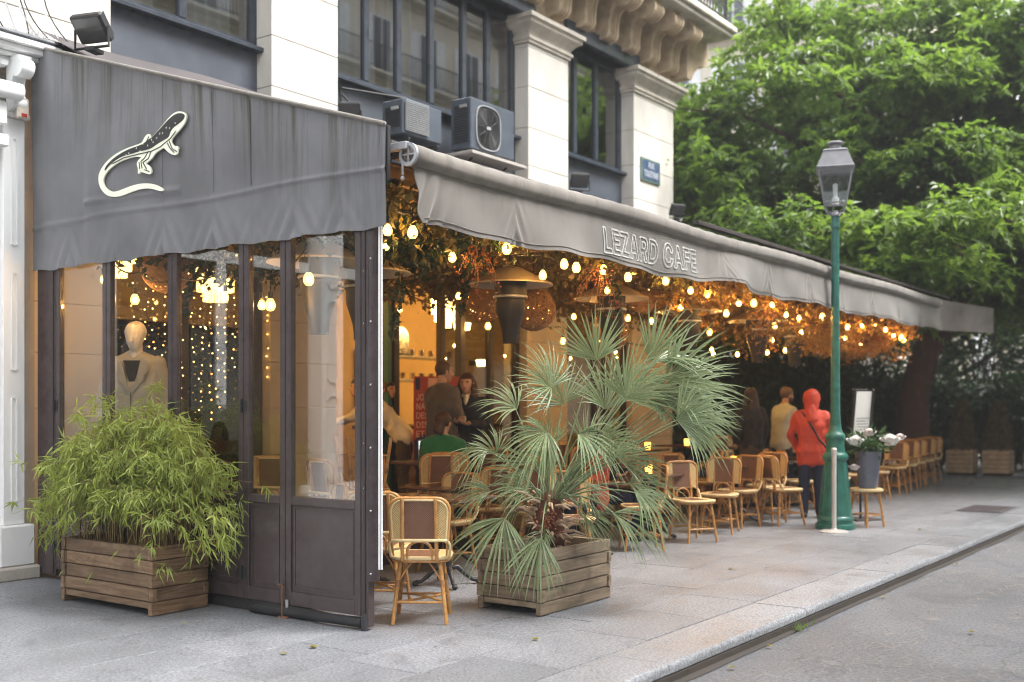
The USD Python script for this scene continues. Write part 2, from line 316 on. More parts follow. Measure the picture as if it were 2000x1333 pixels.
mat('asphalt', {'g': ('geometry', {}), 'fine': ('noise_texture', {'scale': 42.0, 'detail': 6.0, 'roughness': 0.85}), 'big': ('noise_texture', {'scale': 0.7, 'detail': 7.0, 'roughness': 0.7, 'distortion': 0.8}),
    'mp': ('mapping', {'scale': (0.35, 1.6, 1)}), 'worn': ('noise_texture', {'scale': 1.5, 'detail': 6.0, 'roughness': 0.7}), 'vo': ('voronoi_texture', {'scale': 7.5, 'feature': 'distance_to_edge'}),
    'edge': ('map_range', {'from_min': 0.0, 'from_max': 0.07, 'to_min': 1.0, 'to_max': 0.0, 'clamp': True}), 'mask': ('map_range', {'from_min': 0.46, 'from_max': 0.58, 'to_min': 0, 'to_max': 1, 'clamp': True}), 'cob': ('math', {'math_type': 'multiply'}),
    'r1': ('rgb_ramp', {'ramp': [(0.34, (0.055, 0.057, 0.064)), (0.5, (0.125, 0.128, 0.138)), (0.66, (0.235, 0.236, 0.245))]}), 'r2': ('rgb_ramp', {'ramp': [(0.3, (0.8,) * 3), (0.7, (1.22,) * 3)]}), 'm1': ('mix', {'mix_type': 'multiply', 'fac': 1.0}),
    'm2': ('mix', {'color2': (0.22, 0.205, 0.185)}), 'wn': ('noise_texture', {'scale': 3.0, 'detail': 4.0}), 'wm': ('mix', {'mix_type': 'add', 'fac': 0.35}), 'cv': ('voronoi_texture', {'scale': 0.85, 'feature': 'distance_to_edge'}), 'cm': ('map_range', {'from_min': 0.0, 'from_max': 0.012, 'to_min': 0.4, 'to_max': 0.0, 'clamp': True}), 'cn': ('noise_texture', {'scale': 0.5, 'detail': 2.0}), 'ck': ('map_range', {'from_min': 0.47, 'from_max': 0.56, 'clamp': True}), 'cx': ('math', {'math_type': 'multiply'}), 'm3': ('mix', {'color2': (0.025, 0.025, 0.027)}), 'pv': ('voronoi_texture', {'scale': 0.55, 'feature': 'f1', 'metric': 'chebychev'}), 'pr': ('rgb_ramp', {'ramp': [(0.0, (0.86,) * 3), (0.5, (1.0,) * 3), (1.0, (1.12,) * 3)]}), 'ps': ('rgb_to_bw', {}), 'm4': ('mix', {'mix_type': 'multiply', 'fac': 1.0}), 'h': ('math', {'math_type': 'add'}), 'b': ('bump', {'strength': 0.8, 'distance': 0.012}), 'rr': ('map_range', {'from_min': 0.3, 'from_max': 0.7, 'to_min': 0.38, 'to_max': 0.68}), 'p': ('principled_bsdf', {})},
    [('g.position', 'fine.vector'), ('g.position', 'big.vector'), ('g.position', 'mp.vector'), ('mp.vector', 'worn.vector'), ('g.position', 'vo.vector'), ('vo.distance', 'edge.value'), ('worn.fac', 'mask.value'), ('edge.result', 'cob.value1'), ('mask.result', 'cob.value2'),
     ('fine.fac', 'r1.fac'), ('big.fac', 'r2.fac'), ('r1.color', 'm1.color1'), ('r2.color', 'm1.color2'), ('m1.color', 'm2.color1'), ('cob.value', 'm2.fac'), ('g.position', 'wn.vector'), ('g.position', 'wm.color1'), ('wn.color', 'wm.color2'), ('wm.color', 'cv.vector'), ('cv.distance', 'cm.value'), ('g.position', 'cn.vector'), ('cn.fac', 'ck.value'), ('cm.result', 'cx.value1'), ('ck.result', 'cx.value2'), ('m2.color', 'm3.color1'), ('cx.value', 'm3.fac'), ('wm.color', 'pv.vector'), ('pv.color', 'ps.color'), ('ps.val', 'pr.fac'), ('m3.color', 'm4.color1'), ('pr.color', 'm4.color2'), ('m4.color', 'p.base_color'), ('fine.fac', 'h.value1'), ('cob.value', 'h.value2'), ('h.value', 'b.height'), ('b.normal', 'p.normal'), ('big.fac', 'rr.value'), ('rr.result', 'p.roughness')])
def plank(name, c0, c1, c2, axis):
    st = {'x': (1.2, 14, 14), 'y': (14, 1.2, 14)}[axis]
    mat(name, {'g': ('geometry', {}), 'oi': ('object_info', {}), 'mp': ('mapping', {'scale': st}), 'off': ('vector_math', {'math_type': 'add'}), 'sc': ('combine_xyz', {}), 'k': ('math', {'math_type': 'multiply', 'value2': 17.0}),
        'w': ('noise_texture', {'scale': 1.6, 'detail': 7.0, 'roughness': 0.65, 'distortion': 1.2}), 'spot': ('noise_texture', {'scale': 5.0, 'detail': 4.0}),
        'r': ('rgb_ramp', {'ramp': [(0.28, c0), (0.5, c1), (0.74, c2)]}), 'r2': ('rgb_ramp', {'ramp': [(0.28, (0.5, 0.47, 0.42)), (0.48, (1, 1, 1)), (0.75, (1.1, 1.1, 1.08))]}), 'mm': ('mix', {'mix_type': 'multiply', 'fac': 1.0}), 'iv': ('map_range', {'to_min': 0.78, 'to_max': 1.2}), 'hs': ('hsv', {}),
        'b': ('bump', {'strength': 0.4, 'distance': 0.004}), 'p': ('principled_bsdf', {'roughness': 0.7})},
        [('g.position', 'mp.vector'), ('oi.random', 'k.value1'), ('k.value', 'sc.x'), ('k.value', 'sc.z'), ('mp.vector', 'off.vector1'), ('sc.vector', 'off.vector2'), ('off.vector', 'w.vector'), ('g.position', 'spot.vector'), ('w.fac', 'r.fac'), ('spot.fac', 'r2.fac'), ('r.color', 'mm.color1'), ('r2.color', 'mm.color2'),
         ('oi.random', 'iv.value'), ('iv.result', 'hs.value'), ('mm.color', 'hs.color'), ('hs.color', 'p.base_color'), ('w.fac', 'b.height'), ('b.normal', 'p.normal')])
plank('plank_x', (0.075, 0.042, 0.022), (0.165, 0.10, 0.056), (0.28, 0.19, 0.115), 'x')
plank('plank_y', (0.075, 0.042, 0.022), (0.165, 0.10, 0.056), (0.28, 0.19, 0.115), 'y')
plank('plank_x_grey', (0.10, 0.075, 0.05), (0.20, 0.15, 0.10), (0.31, 0.24, 0.17), 'x')
plank('plank_y_grey', (0.10, 0.075, 0.05), (0.20, 0.15, 0.10), (0.31, 0.24, 0.17), 'y')
def cloth(name, base, stain_z0, stain_z1, stain=(0.07, 0.065, 0.03), stain_fac=0.75, var=0.16):
    """acrylic awning cloth: fine weave, soot, and drip stains that run down from its upper edge"""
    c = np.array(base)
    mat(name, {'g': ('geometry', {}), 'mp': ('mapping', {'scale': (3.2, 3.2, 0.16)}), 'dr': ('noise_texture', {'scale': 2.3, 'detail': 6.0, 'roughness': 0.7}), 'big': ('noise_texture', {'scale': 1.7, 'detail': 5.0}), 'fine': ('noise_texture', {'scale': 220.0, 'detail': 2.0}),
        'sep': ('separate_xyz', {}), 'slope': ('math', {'math_type': 'multiply_add', 'value2': -0.31 if name == 'cloth_side' else 0.0}), 'zr': ('map_range', {'from_min': stain_z0, 'from_max': stain_z1, 'to_min': 0.0, 'to_max': 1.0, 'clamp': True}),
        'dm': ('map_range', {'from_min': 0.47, 'from_max': 0.62, 'to_min': 0, 'to_max': stain_fac, 'clamp': True}), 'mk': ('math', {'math_type': 'multiply'}),
        'r': ('rgb_ramp', {'ramp': [(0.3, tuple(c * (1 - var))), (0.7, tuple(c * (1 + var)))]}), 'm': ('mix', {'color2': stain}), 'b': ('bump', {'strength': 0.15, 'distance': 0.003}), 'p': ('principled_bsdf', {'roughness': 0.8, 'sheen_weight': 0.25, 'specular_ior_level': 0.3}), 't': ('translucent_bsdf', {}), 'mc': ('mix_closure', {'fac': 0.06})},
        [('g.position', 'mp.vector'), ('mp.vector', 'dr.vector'), ('g.position', 'big.vector'), ('g.position', 'fine.vector'), ('g.position', 'sep.vector'), ('sep.y', 'slope.value1'), ('sep.z', 'slope.value3'), ('slope.value', 'zr.value'), ('dr.fac', 'dm.value'), ('dm.result', 'mk.value1'), ('zr.result', 'mk.value2'),
         ('big.fac', 'r.fac'), ('r.color', 'm.color1'), ('mk.value', 'm.fac'), ('m.color', 'p.base_color'), ('m.color', 't.color'), ('fine.fac', 'b.height'), ('b.normal', 'p.normal'), ('p.BSDF', 'mc.closure1'), ('t.BSDF', 'mc.closure2')], 'mc.closure')
cloth('cloth_side', (0.185, 0.187, 0.20), 1.0, 1.82, (0.055, 0.052, 0.03), 0.85, 0.22)
cloth('cloth_front', (0.17, 0.155, 0.138), 2.75, 3.3, (0.10, 0.085, 0.06), 0.55, 0.2)
cloth('cloth_roll', (0.21, 0.188, 0.162), 2.9, 3.3, (0.09, 0.08, 0.06), 0.6, 0.25)
cloth('cloth_end', (0.17, 0.145, 0.135), 2.75, 3.3, (0.08, 0.07, 0.06), 0.4, 0.15)
def weave(name, c0, c1, s):
    mat(name, {'tc': ('texture_coordinate', {}), 'mp': ('mapping', {'scale': (s, s, s), 'rotation': (0, 0, 0)}), 'sep': ('separate_xyz', {}), 'sxy': ('math', {'math_type': 'add'}), 'a': ('math', {'math_type': 'sine'}), 'bz': ('math', {'math_type': 'sine'}), 'pr': ('math', {'math_type': 'multiply'}),
        'mr': ('map_range', {'from_min': -0.7, 'from_max': 0.7}), 'r': ('rgb_ramp', {'ramp': [(0.15, c0), (0.6, c1)]}), 'b': ('bump', {'strength': 0.5, 'distance': 0.003}), 'p': ('principled_bsdf', {'roughness': 0.5})},
        [('tc.object', 'mp.vector'), ('mp.vector', 'sep.vector'), ('sep.z', 'sxy.value1'), ('sep.y', 'sxy.value2'), ('sep.x', 'a.value1'), ('sxy.value', 'bz.value1'), ('a.value', 'pr.value1'), ('bz.value', 'pr.value2'), ('pr.value', 'mr.value'), ('mr.result', 'r.fac'), ('r.color', 'p.base_color'), ('mr.result', 'b.height'), ('b.normal', 'p.normal')])
weave('weave_brown', (0.085, 0.035, 0.018), (0.20, 0.095, 0.05), 520)
weave('weave_cream', (0.30, 0.16, 0.045), (0.70, 0.53, 0.25), 420)

# ================================================================== GROUND
PX = 5.36            # plane of the glazed side screen
WY = 9.2             # street face of the cafe's pilasters
AY = 4.8             # front edge of the terrace awning
MB().box(-70, -40, -0.6, 125, 70, -0.3).build('ground', 'soil', kind='structure')
v, f = sheet(lambda u, w: (-60 + 180 * u, -5.2 + 8.2 * w, -0.12 + 0.05 * np.sin(PI * np.clip(w, 0, 1)) * 0 + 0 * u), 90, 12)
MB().raw(v, f).build('road', 'asphalt', kind='structure')
MB().box(-60, 3.36, -0.3, 120, 9.3, -0.02).build('pavement_bed', 'joint', kind='structure')
MB().box(17.75, 9.3, -0.3, 120, 40, -0.021).build('square_ground', 'soil', kind='structure')
MB().box(-60, -9.0, -0.3, 120, -5.2, 0.0).build('far_pavement', 'granite_slab', kind='structure')
# pavement slabs: rows along the street, staggered; near ones are parts, far ones one mesh
pave = thing('pavement', kind='structure')
far = MB(); rows, y, r = [], 3.41, 0
cands = []
while y < 9.15:
    w = [0.62, 0.55, 0.60, 0.50, 0.58][r % 5]
    x = -2.0 + (r * 0.37) % 0.8
    while x < 34:
        l = 0.72 + 0.32 * rng.random(); cands.append((x, y, x + l, min(y + w, 9.19))); x += l
    y += w; r += 1
vis = lambda c: 3.0 < c[0] < 15.5 and not (c[0] < 5.2 and c[1] > 8.8)
near_c = sorted([c for c in cands if vis(c)], key=lambda c: math.hypot((c[0] + c[2]) / 2, (c[1] + c[3]) / 2))[:290]
nset = set(near_c)
for c in cands:
    dz = rng.normal(0, 0.0012); g = 0.0022
    if c in nset: MB().box(c[0] + g, c[1] + g, -0.05, c[2] - g, c[3] - g, dz, 0.003).build('paving_slab', 'granite_slab', pave)
    elif c[0] > -1.5: far.box(c[0] + g, c[1] + g, -0.05, c[2] - g, c[3] - g, dz)
far.build('far_paving', 'granite_slab', pave, kind='stuff')
# kerb stones with a rounded arris
kerb = thing('kerb', kind='structure')
prof = [(0.012, -0.16), (0.012, -.062), (0, -0.055), (0, -0.03)] + [(0.03 - 0.03 * math.cos(a), -0.03 + 0.03 * math.sin(a)) for a in np.linspace(0.3, PI / 2, 5)] + [(0.41, 0.0), (0.41, -0.16)]
x = -4.0
while x < 40:
    l = 1.0 + 0.15 * rng.random()
    MB().prism(Polygon(prof), l - 0.006, ((x, 2.985, rng.normal(0, 0.002)), (0, 1, 0), (0, 0, 1), (1, 0, 0))).build('kerb_stone', 'granite_kerb', kerb, smooth=25)
    x += l
MB().box(-4, 2.978, -.16, 40, 2.994, -.064).build('kerb_base', 'kerb_grime', kerb)
# dark gutter line of grit and small weeds along the kerb
v, f = sheet(lambda u, w: (-2 + 30 * u, 2.925 + 0.055 * w + 0.03 * meshkit.noise(np.stack([u * 60, 0 * u, 0 * u], -1)) * (1 - w), -0.115 + 0.012 * w), 120, 3)
MB().raw(v, f).build('gutter_grit', 'kerb_grime', kind='structure')
def fallen(x, y, z, rz, s, label, m='leaf_fallen'):
    t = thing('fallen_leaf', label, 'leaf', (x, y, z), rz, 'leaves fallen on the pavement and road')
    a = np.linspace(-0.6, 0.6, 5)
    v, f = leaves(np.zeros((5, 3)) + [0, 0, .006], np.stack([np.cos(a), np.sin(a), 0.15 + 0 * a], 1), np.tile([0, 0, 1.0], (5, 1)), s * (1 - .3 * np.abs(a)), s * .5)
    MB().raw(v, f).build('blade', m, t)
for (x, y, rz, s, l) in [(4.52, 4.98, 0.5, .045, 'green leaf with yellow edge lying on slabs at the lower left'), (4.77, 4.95, 1.7, .06, 'yellow curled leaf lying on the slabs below the glazed screen'), (5.78, 3.98, 2.5, .05, 'yellow leaf with red tip lying near the kerb joint'), (4.74, 6.2, .3, .03, 'small brown leaf near the corner of the left planter'), (9.3, 4.25, 1.1, .05, 'pale leaf on the pavement beyond the palm planter'), (13.6, 3.75, 1.1, .06, 'pale leaf lying on the pavement past the lamp post')]:
    fallen(x, y, 0.003, rz, s, l)
r0 = np.random.default_rng(77); nl = 260; pl = np.stack([r0.uniform(3.2, 16, nl), r0.uniform(3.0, 6.8, nl), np.full(nl, .004)], 1); al = r0.uniform(0, 2 * PI, nl)
MB().raw(*leaves(pl, np.stack([np.cos(al), np.sin(al), .12 + 0 * al], 1), np.tile([0, 0, 1.0], (nl, 1)), r0.uniform(.008, .03, nl), r0.uniform(.004, .013, nl))).build('leaf_litter', 'leaf_brown', None, label='scattered crumbs of brown leaf litter on the pavement slabs', cat='litter', kind='stuff')
wd = thing('weed_tuft', 'green weed growing out of the gutter under the kerb', 'weed', (7.55, 2.93, -0.11))
a = rng.random(14) * 2 * PI
v, f = leaves(np.stack([0.09 * rng.normal(size=14), .02 * rng.normal(size=14), 0 * a], 1), np.stack([np.cos(a), np.sin(a) * .5, .9 + 0 * a], 1), np.stack([0 * a, -1 + 0 * a, .4 + 0 * a], 1), .075, .02)
MB().raw(v, f).build('foliage', 'leaf_tree', wd)
for (x, y, l) in [(6.9, 2.88, 'orange leaf in the gutter left of the weed'), (6.2, 2.85, 'yellow leaf in the gutter nearest the camera'), (9.3, 2.87, 'orange leaf in the gutter beyond the weed'), (11.6, 2.88, 'yellow leaf far along the gutter'), (8.2, 1.9, 'white scrap-like leaf on the asphalt')]:
    fallen(x, y, -0.105, x, .05, l)
dc = thing('manhole_cover', 'dark square cast iron cover set in the pavement by the kerb', 'manhole cover', (16.9, 3.75, 0.004))
MB().box(-.55, -.3, 0, .55, .3, .006, .002).build('frame', 'roof_felt', dc)
m = MB()
for i in range(9): m.box(-.48 + i * .11, -.25, .006, -.42 + i * .11, .25, .010)
m.build('ribs', 'roof_felt', dc)

# ================================================================== CAFE BUILDING
bld = thing('cafe_building', 'white stone corner building with dark framed windows and carved balcony above the cafe', 'building')
PIL = [(4.9, 6.19), (8.19, 9.21), (13.1, 14.17), (16.2, 17.63)]
for k, (a, b) in enumerate(PIL):                  # pilasters of stone blocks
    z = 4.4; hs = [0.62, 0.56, 0.6, 0.58, 0.62]
    cap = 6.82
    i = 0
    while z < cap - 0.02:
        h = min(hs[i % 5], cap - z); i += 1
        MB().box(a, WY, z + .0025, b, WY + .45, z + h - .0025, .006).build('stone_block', 'stone', bld)
        z += h
    MB().box(a + .01, WY + .01, 4.4, b - .01, WY + .44, cap).build('pilaster_core', 'joint', bld)
    z = 0.0; i = 0                                 # lower storey of the same pier
    while z < 4.39:
        h = min([.5, .46, .52][i % 3], 4.395 - z); i += 1
        MB().box(a, WY + .02, z + .002, b, WY + .45, z + h - .002, .006).build('stone_block', 'cream_plaster', bld)
        z += h
    prof = [(0, 0), (.03, 0), (.03, .035), (.055, .05), (.055, .09), (.03, .105), (.03, .13), (.05, .16), (.10, .21), (.16, .25), (.16, .30), (.20, .31), (.20, .37), (0, .37)]
    m = MB()
    P = np.array(prof[:-1]); ring = []
    for (o, zz) in P: ring.append([(a - o, WY + .4, cap + zz), (a - o, WY - o, cap + zz), (b + o, WY - o, cap + zz), (b + o, WY + .4, cap + zz)])
    ring = np.array(ring); n = len(ring)
    for j in range(3):
        vv = np.concatenate([ring[:, j], ring[:, j + 1]]); m.raw(vv, [[i2, i2 + n, i2 + n + 1, i2 + 1] for i2 in range(n - 1)])
    m.raw(ring[-1], [[0, 1, 2, 3]])
    m.build('capital', 'stone_dirty' if k > 1 else 'stone', bld)
# frieze above the capitals, cornice soffit, balcony slab, consoles, railing
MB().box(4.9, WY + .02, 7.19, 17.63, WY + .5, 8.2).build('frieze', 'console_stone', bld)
sl = MB(); sl.box(4.9, WY - .80, 8.16, 18.43, WY + .5, 8.24, .01); sl.box(4.9, WY - .86, 8.243, 18.49, WY + .5, 8.36, .02); sl.box(4.9, WY - .80, 8.362, 18.43, WY + .5, 8.41, .01)
sl.build('balcony_slab', 'stone_dirty', bld)
def console(x, yf=None, w=.27, flip=0):
    c = [(0, 0), (-.10, .02)]
    c += [(-.13 + .10 * math.cos(a) - .0, .12 + .10 * math.sin(a)) for a in np.linspace(-PI / 2, -PI, 6)]
    c += [(-.22 - .06 * t, .20 + .28 * t) for t in (.3, .6, .9)] + [(-.36, .52)]
    c += [(-.50 + .19 * math.cos(a), .62 + .15 * math.sin(a)) for a in np.linspace(-PI / 2.4, -PI * 1.35, 9)]
    c += [(-.62, .80), (0, .80)]
    p = Polygon(c).buffer(0)
    m = MB(); o = (x - w / 2, WY + .02, 7.36)
    m.prism(p, w, (o, (0, 1, 0), (0, 0, 1), (1, 0, 0)))
    for s in (-.01, w - .05): m.prism(p.buffer(.018).difference(p.buffer(-.02)), .06, ((x - w / 2 + s, WY + .02, 7.36), (0, 1, 0), (0, 0, 1), (1, 0, 0)))
    for s in (.36, .5, .64):m.prism(p.buffer(.012).difference(p.buffer(-.02)), .018, ((x - w / 2 + s * w, WY + .02, 7.36), (0, 1, 0), (0, 0, 1), (1, 0, 0)))
    m.lathe([(0, -.02), (.06, -.02), (.07, 0), (.05, .01), (.045, .0)], (x - w / 2, WY - .48, 7.98), 14, 'x')
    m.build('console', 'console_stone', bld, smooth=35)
xx = 5.35
while xx < 17.6:
    console(xx, w=.31); xx += 0.70
m = MB()                                            # corner console that carries the end of the slab
c = [(0, 0), (.12, .0), (.2, .12), (.42, .32), (.66, .36), (.78, .48), (.80, .62), (.70, .80), (0, .80)]
m.prism(Polygon(c).buffer(.03), .34, ((17.63, WY + .05, 7.36), (1, 0, 0), (0, 0, 1), (0, -1, 0)))
m.prism(Polygon(c).buffer(.05).difference(Polygon(c).buffer(-.04)), .06, ((17.63, WY + .08, 7.36), (1, 0, 0), (0, 0, 1), (0, -1, 0)))
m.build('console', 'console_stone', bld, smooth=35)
rail = thing('balcony_railing', 'black wrought iron balustrade on the stone balcony of the corner building', 'railing', (0, WY - .72, 8.41))
MB().box(4.9, -.02, .92, 18.3, .02, .955, .004).build('handrail', 'black_metal', rail)
MB().box(4.9, -.012, .08, 18.3, .012, .10).build('bottom_rail', 'black_metal', rail)
MB().box(4.9, -.010, .74, 18.3, .010, .755).build('middle_rail', 'black_metal', rail)
m = MB(); x = 12.0
while x < 18.3:
    m.box(x - .007, -.007, 0.101, x + .007, .007, .739)
    for s in (-1, 1): m.tube([(x + s * .012 + s * .035 * math.sin(q), 0, .14 + .095 * q) for q in np.linspace(0, 2 * PI, 14)], .006, 5)
    x += .115
m.build('scrollwork', 'black_metal', rail, kind='stuff')
MB().box(18.27, -.02, .02, 18.31, .02, 1.0, .004).build('corner_post', 'black_metal', rail)
# end wall of the building above the trees (behind the consoles)
MB().box(17.2, WY + .46, 0, 17.6, 20, 8.2).build('gable_wall', 'cream_plaster', bld)
MB().box(4.9, WY + .5, 8.2, 17.6, 20, 20).build('upper_wall', 'stone', bld)
MB().box(-14, WY + .1, 4.75, 4.9, WY + .5, 8.2).build('side_wall', 'stone', bld)
MB().box(4.9, 12.2, 0, 17.2, 12.4, 8.2).build('back_wall', 'warm_wall', bld)
MB().box(4.9, WY + .5, 4.42, 17.2, 12.19, 4.6).build('first_floor', 'warm_wall', bld)
MB().box(4.6, WY + .5, 0, 4.9, 12.2, 8.2).build('party_wall', 'warm_wall', bld)
MB().box(6.4, 11.4, 4.61, 17.1, 11.5, 8.15).build('upper_partition', 'room_grey', bld)
# first-floor windows
def upper_window(x0, x1, mull, head=True, z0=5.46, z1=7.15):
    w = MB()
    w.box(x0, WY + .24, 4.5, x1, WY + .30, z0 - .05); w.build('spandrel_panel', 'slate_panel', bld)
    MB().box(x0 - .03, WY + .13, z0 - .05, x1 + .05, WY + .30, z0, .006).build('window_sill', 'navy_frame', bld)
    if head: MB().box(x0 - .1, WY - .06, z1 + .04, x1 + .12, WY + .3, z1 + .28, .01).build('lintel', 'navy_frame', bld)
    fr = MB()
    fr.box(x0, WY + .245, z0, x0 + .09, WY + .32, z1 + .3); fr.box(x1 - .09, WY + .245, z0, x1, WY + .32, z1 + .3)
    fr.box(x0 + .09, WY + .245, z0, x1 - .09, WY + .32, z0 + .07); fr.box(x0 + .09, WY + .245, z1 - .02, x1 - .09, WY + .32, z1 + .3)
    p = fr.build('window', 'navy_frame', bld)
    xs = [x0 + .09] + list(mull) + [x1 - .09]
    for q in mull: MB().box(q - .045, WY + .235, z0 + .07, q + .045, WY + .315, z1 - .02, .008).build('mullion', 'navy_frame', p)
    for a, b in zip(xs[:-1], xs[1:]): MB().box(a + .01, WY + .275, z0 + .05, b - .01, WY + .281, z1).build('pane', 'pane_upper', p)
upper_window(6.19, 8.19, (7.2,))
upper_window(9.21, 13.1, (9.95, 10.55, 11.2, 11.9, 12.45))
upper_window(14.17, 16.2, (14.75, 15.4))
cu = MB()
for (a, b) in [(9.4, 10.4), (10.6, 11.1), (6.4, 7.0), (7.4, 8.0)]:
    v, f = sheet(lambda u, w: (a + (b - a) * u, WY + .5 + .03 * np.sin(u * 40 * (b - a)), 5.5 + 1.7 * w), 40, 2); cu.raw(v, f)
cu.build('curtain', 'curtain', bld)
# plaque with the street's name
sg = thing('street_sign', 'blue enamel street name plate with green border on white corner pier', 'street sign', (16.75, WY, 5.56))
MB().box(-.335, -.028, -.20, .335, -.004, .20, .006).build('border', 'sign_green', sg)
MB().box(-.30, -.034, -.165, .30, -.0285, .165, .003).build('plate', 'sign_blue', sg)
def word(text, h, bold=True): return meshkit.text_mesh(text, h, 0.003, bold)
def place_text(text, h, parent, name, matn, origin, U, W, width=None, depth_dir=None, bold=True):
    t = word(text, h, bold); v = t.vertices.copy(); v[:, 0] -= v[:, 0].min(); wd_ = v[:, 0].max()
    if width: v[:, 0] *= width / wd_; wd_ = width
    v[:, 0] -= wd_ / 2
    U, W = np.array(U, float), np.array(W, float); N = np.cross(U, W)
    return MB().raw(np.array(origin) + v[:, :1] * U + v[:, 1:2] * W + v[:, 2:] * N, t.faces).build(name, matn, parent)
place_text('RUE', .09, sg, 'lettering', 'enamel_white', (0, -.0345, .045), (1, 0, 0), (0, 0, 1), .20)
place_text('TIQUETONNE', .10, sg, 'lettering', 'enamel_white', (0, -.0345, -.11), (1, 0, 0), (0, 0, 1), .50)

# ground-floor shopfront: dark frames between the piers, warm room behind
MB().box(5.6, 7.0, -.019, 17.2, 12.18, .15).build('cafe_floor', 'dark_brown', kind='structure')
sf = thing('cafe_shopfront', 'dark framed glass shopfront between the stone piers, warm lit room behind', 'shopfront', (0, WY + .14, 0))
def jamb(x, w=.1, z1=4.38, m_='dark_brown', d=.09): return MB().box(x - w / 2, 0, .15, x + w / 2, d, z1, .006).build('jamb', m_, sf)
for x in (6.25, 7.15, 8.13, 9.27, 10.4, 11.32, 12.4, 13.02, 14.22, 15.2, 16.15): jamb(x)
jamb(10.27, .06, 4.38, 'teal_paint', .12)
for a, b in [(6.25, 8.13), (9.27, 13.02), (14.22, 16.15)]:
    MB().box(a + .05, .005, 3.3, b - .05, .085, 3.4).build('transom', 'dark_brown', sf)
for a, b in [(6.31, 7.10), (7.21, 8.08), (11.38, 12.34), (12.46, 12.97), (14.28, 15.14), (15.26, 16.1)]:
    MB().box(a, .03, .8, b, .036, 3.29).build('pane', 'pane_shop', sf)
    hb = 2.35 if b < 8.2 else .79
    MB().box(a, .01 + (.03 if b < 8.2 else 0), .151, b, .07, hb, .01).build('stall_board', 'dark_brown', sf)

# ================================================================== NEIGHBOUR SHOPFRONT (left edge)
nb = thing('neighbour_shopfront', 'white painted classical shopfront with pilaster and bracket at the left edge', 'shopfront')
MB().box(4.86, WY + .004, 0, 5.42, WY + .0195, 4.4).build('stone_strip', 'old_stone', nb)
def pil(x0, x1, yf):
    o = MB(); o.box(x0, yf, .47, x1, WY + .1, 3.98, .008); p = o.build('pilaster', 'white_paint', nb)
    m = MB()
    for (za, zb) in ((.62, 1.62), (1.76, 2.7), (2.84, 3.86)):
        fr = Polygon([(x0 + .07, za), (x1 - .07, za), (x1 - .07, zb), (x0 + .07, zb)])
        for q in ((x0 + .07, za), (x1 - .07, za), (x1 - .07, zb), (x0 + .07, zb)): fr = fr.difference(Point(q).buffer(.05))
        m.prism(fr.difference(fr.buffer(-.014)), .012, ((0, yf - .0005, 0), (1, 0, 0), (0, 0, 1), (0, -1, 0)))
    m.build('panel_moulding', 'white_paint', p)
    MB().box(x0 - .06, yf - .06, .12, x1 + .06, WY + .1, .47, .012).build('plinth', 'white_paint', nb)
    MB().box(x0 - .10, yf - .09, -.01, x1 + .10, WY + .1, .118, .02).build('plinth_stone', 'old_stone', nb)
    k = MB(); k.box(x0 - .03, yf - .03, 3.985, x1 + .03, WY + .1, 4.03, .006)
    c = [(0, 0), (.05, 0)] + [(.09 + .04 * math.cos(a), .07 + .05 * math.sin(a)) for a in np.linspace(-PI / 2, PI / 3, 7)] + [(.07, .17), (.09, .26)] + [(.16 + .09 * math.cos(a), .36 + .08 * math.sin(a)) for a in np.linspace(-2.2, 1.3, 9)] + [(.2, .46), (0, .46)]
    k.prism(Polygon(c).buffer(0), x1 - x0 - .08, ((x0 + .04, yf + .02, 4.03), (0, -1, 0), (0, 0, 1), (1, 0, 0)))
    k.build('scroll_bracket', 'white_paint', nb, smooth=35)
pil(5.03, 5.23, WY - .17); pil(1.6, 1.95, WY - .17); pil(-2.4, -2.05, WY - .17)
m = MB()
for dy, za, zb in [(.20, 4.45, 4.49), (.25, 4.493, 4.53), (.33, 4.533, 4.58), (.37, 4.583, 4.63), (.31, 4.633, 4.66)]:
    m.box(-6, WY - dy, za, 5.46 - (.37 - dy) * .35, WY + .12, zb, .006)
for i in range(70): m.box(5.34 - i * .12, WY - .24, 4.405, 5.40 - i * .12, WY - .1, 4.448)
m.build('cornice', 'white_paint', nb)
MB().box(-6, WY - .10, 4.0, 5.0, WY + .1, 4.40).build('fascia', 'white_paint', nb)
MB().box(-6, WY - .36, 4.662, 5.42, WY + .1, 4.68).build('lead_flashing', 'zinc', nb)
MB().box(4.55, WY - .115, .0, 5.028, WY + .05, 4.0, .006).build('door_frame', 'white_paint', nb)
for (a, b) in [(-2.0, 1.55), (2.0, 4.5)]:
    MB().box(a, WY, .6, b, WY + .02, 3.98).build('pane', 'pane_shop', nb)
    m = MB(); m.box(a, WY - .05, .12, b, WY + .08, .6); m.box((a + b) / 2 - .06, WY - .03, .6, (a + b) / 2 + .06, WY + .05, 3.98); m.box(a, WY - .031, 3.0, b, WY + .049, 3.12); m.build('window_frame', 'white_paint', nb)
MB().box(-6, WY + 1.6, 0, 4.8, WY + 1.7, 4.0).build('display_back', 'cream_plaster', nb)
m = MB(); m.lathe([(0, -2.2), (.075, -2.2), (.075, 0), (.06, .012), (0, .014)], (5.10, WY - .32, 4.17), 18, 'x')
m.build('blind_roller', 'white_paint', nb, smooth=35)
MB().box(2.4, WY - .30, 3.88, 5.0, WY - .24, 4.08, .01).build('blind_valance', 'white_paint', nb)
MB().box(3.0, WY - .29, 3.70, 5.02, WY - .2, 3.80, .01).build('blind_bar', 'white_paint', nb)
jb = thing('junction_box', 'small beige electric box with a red dot beside the white scroll bracket', 'electric box', (5.16, WY - .23, 4.06))
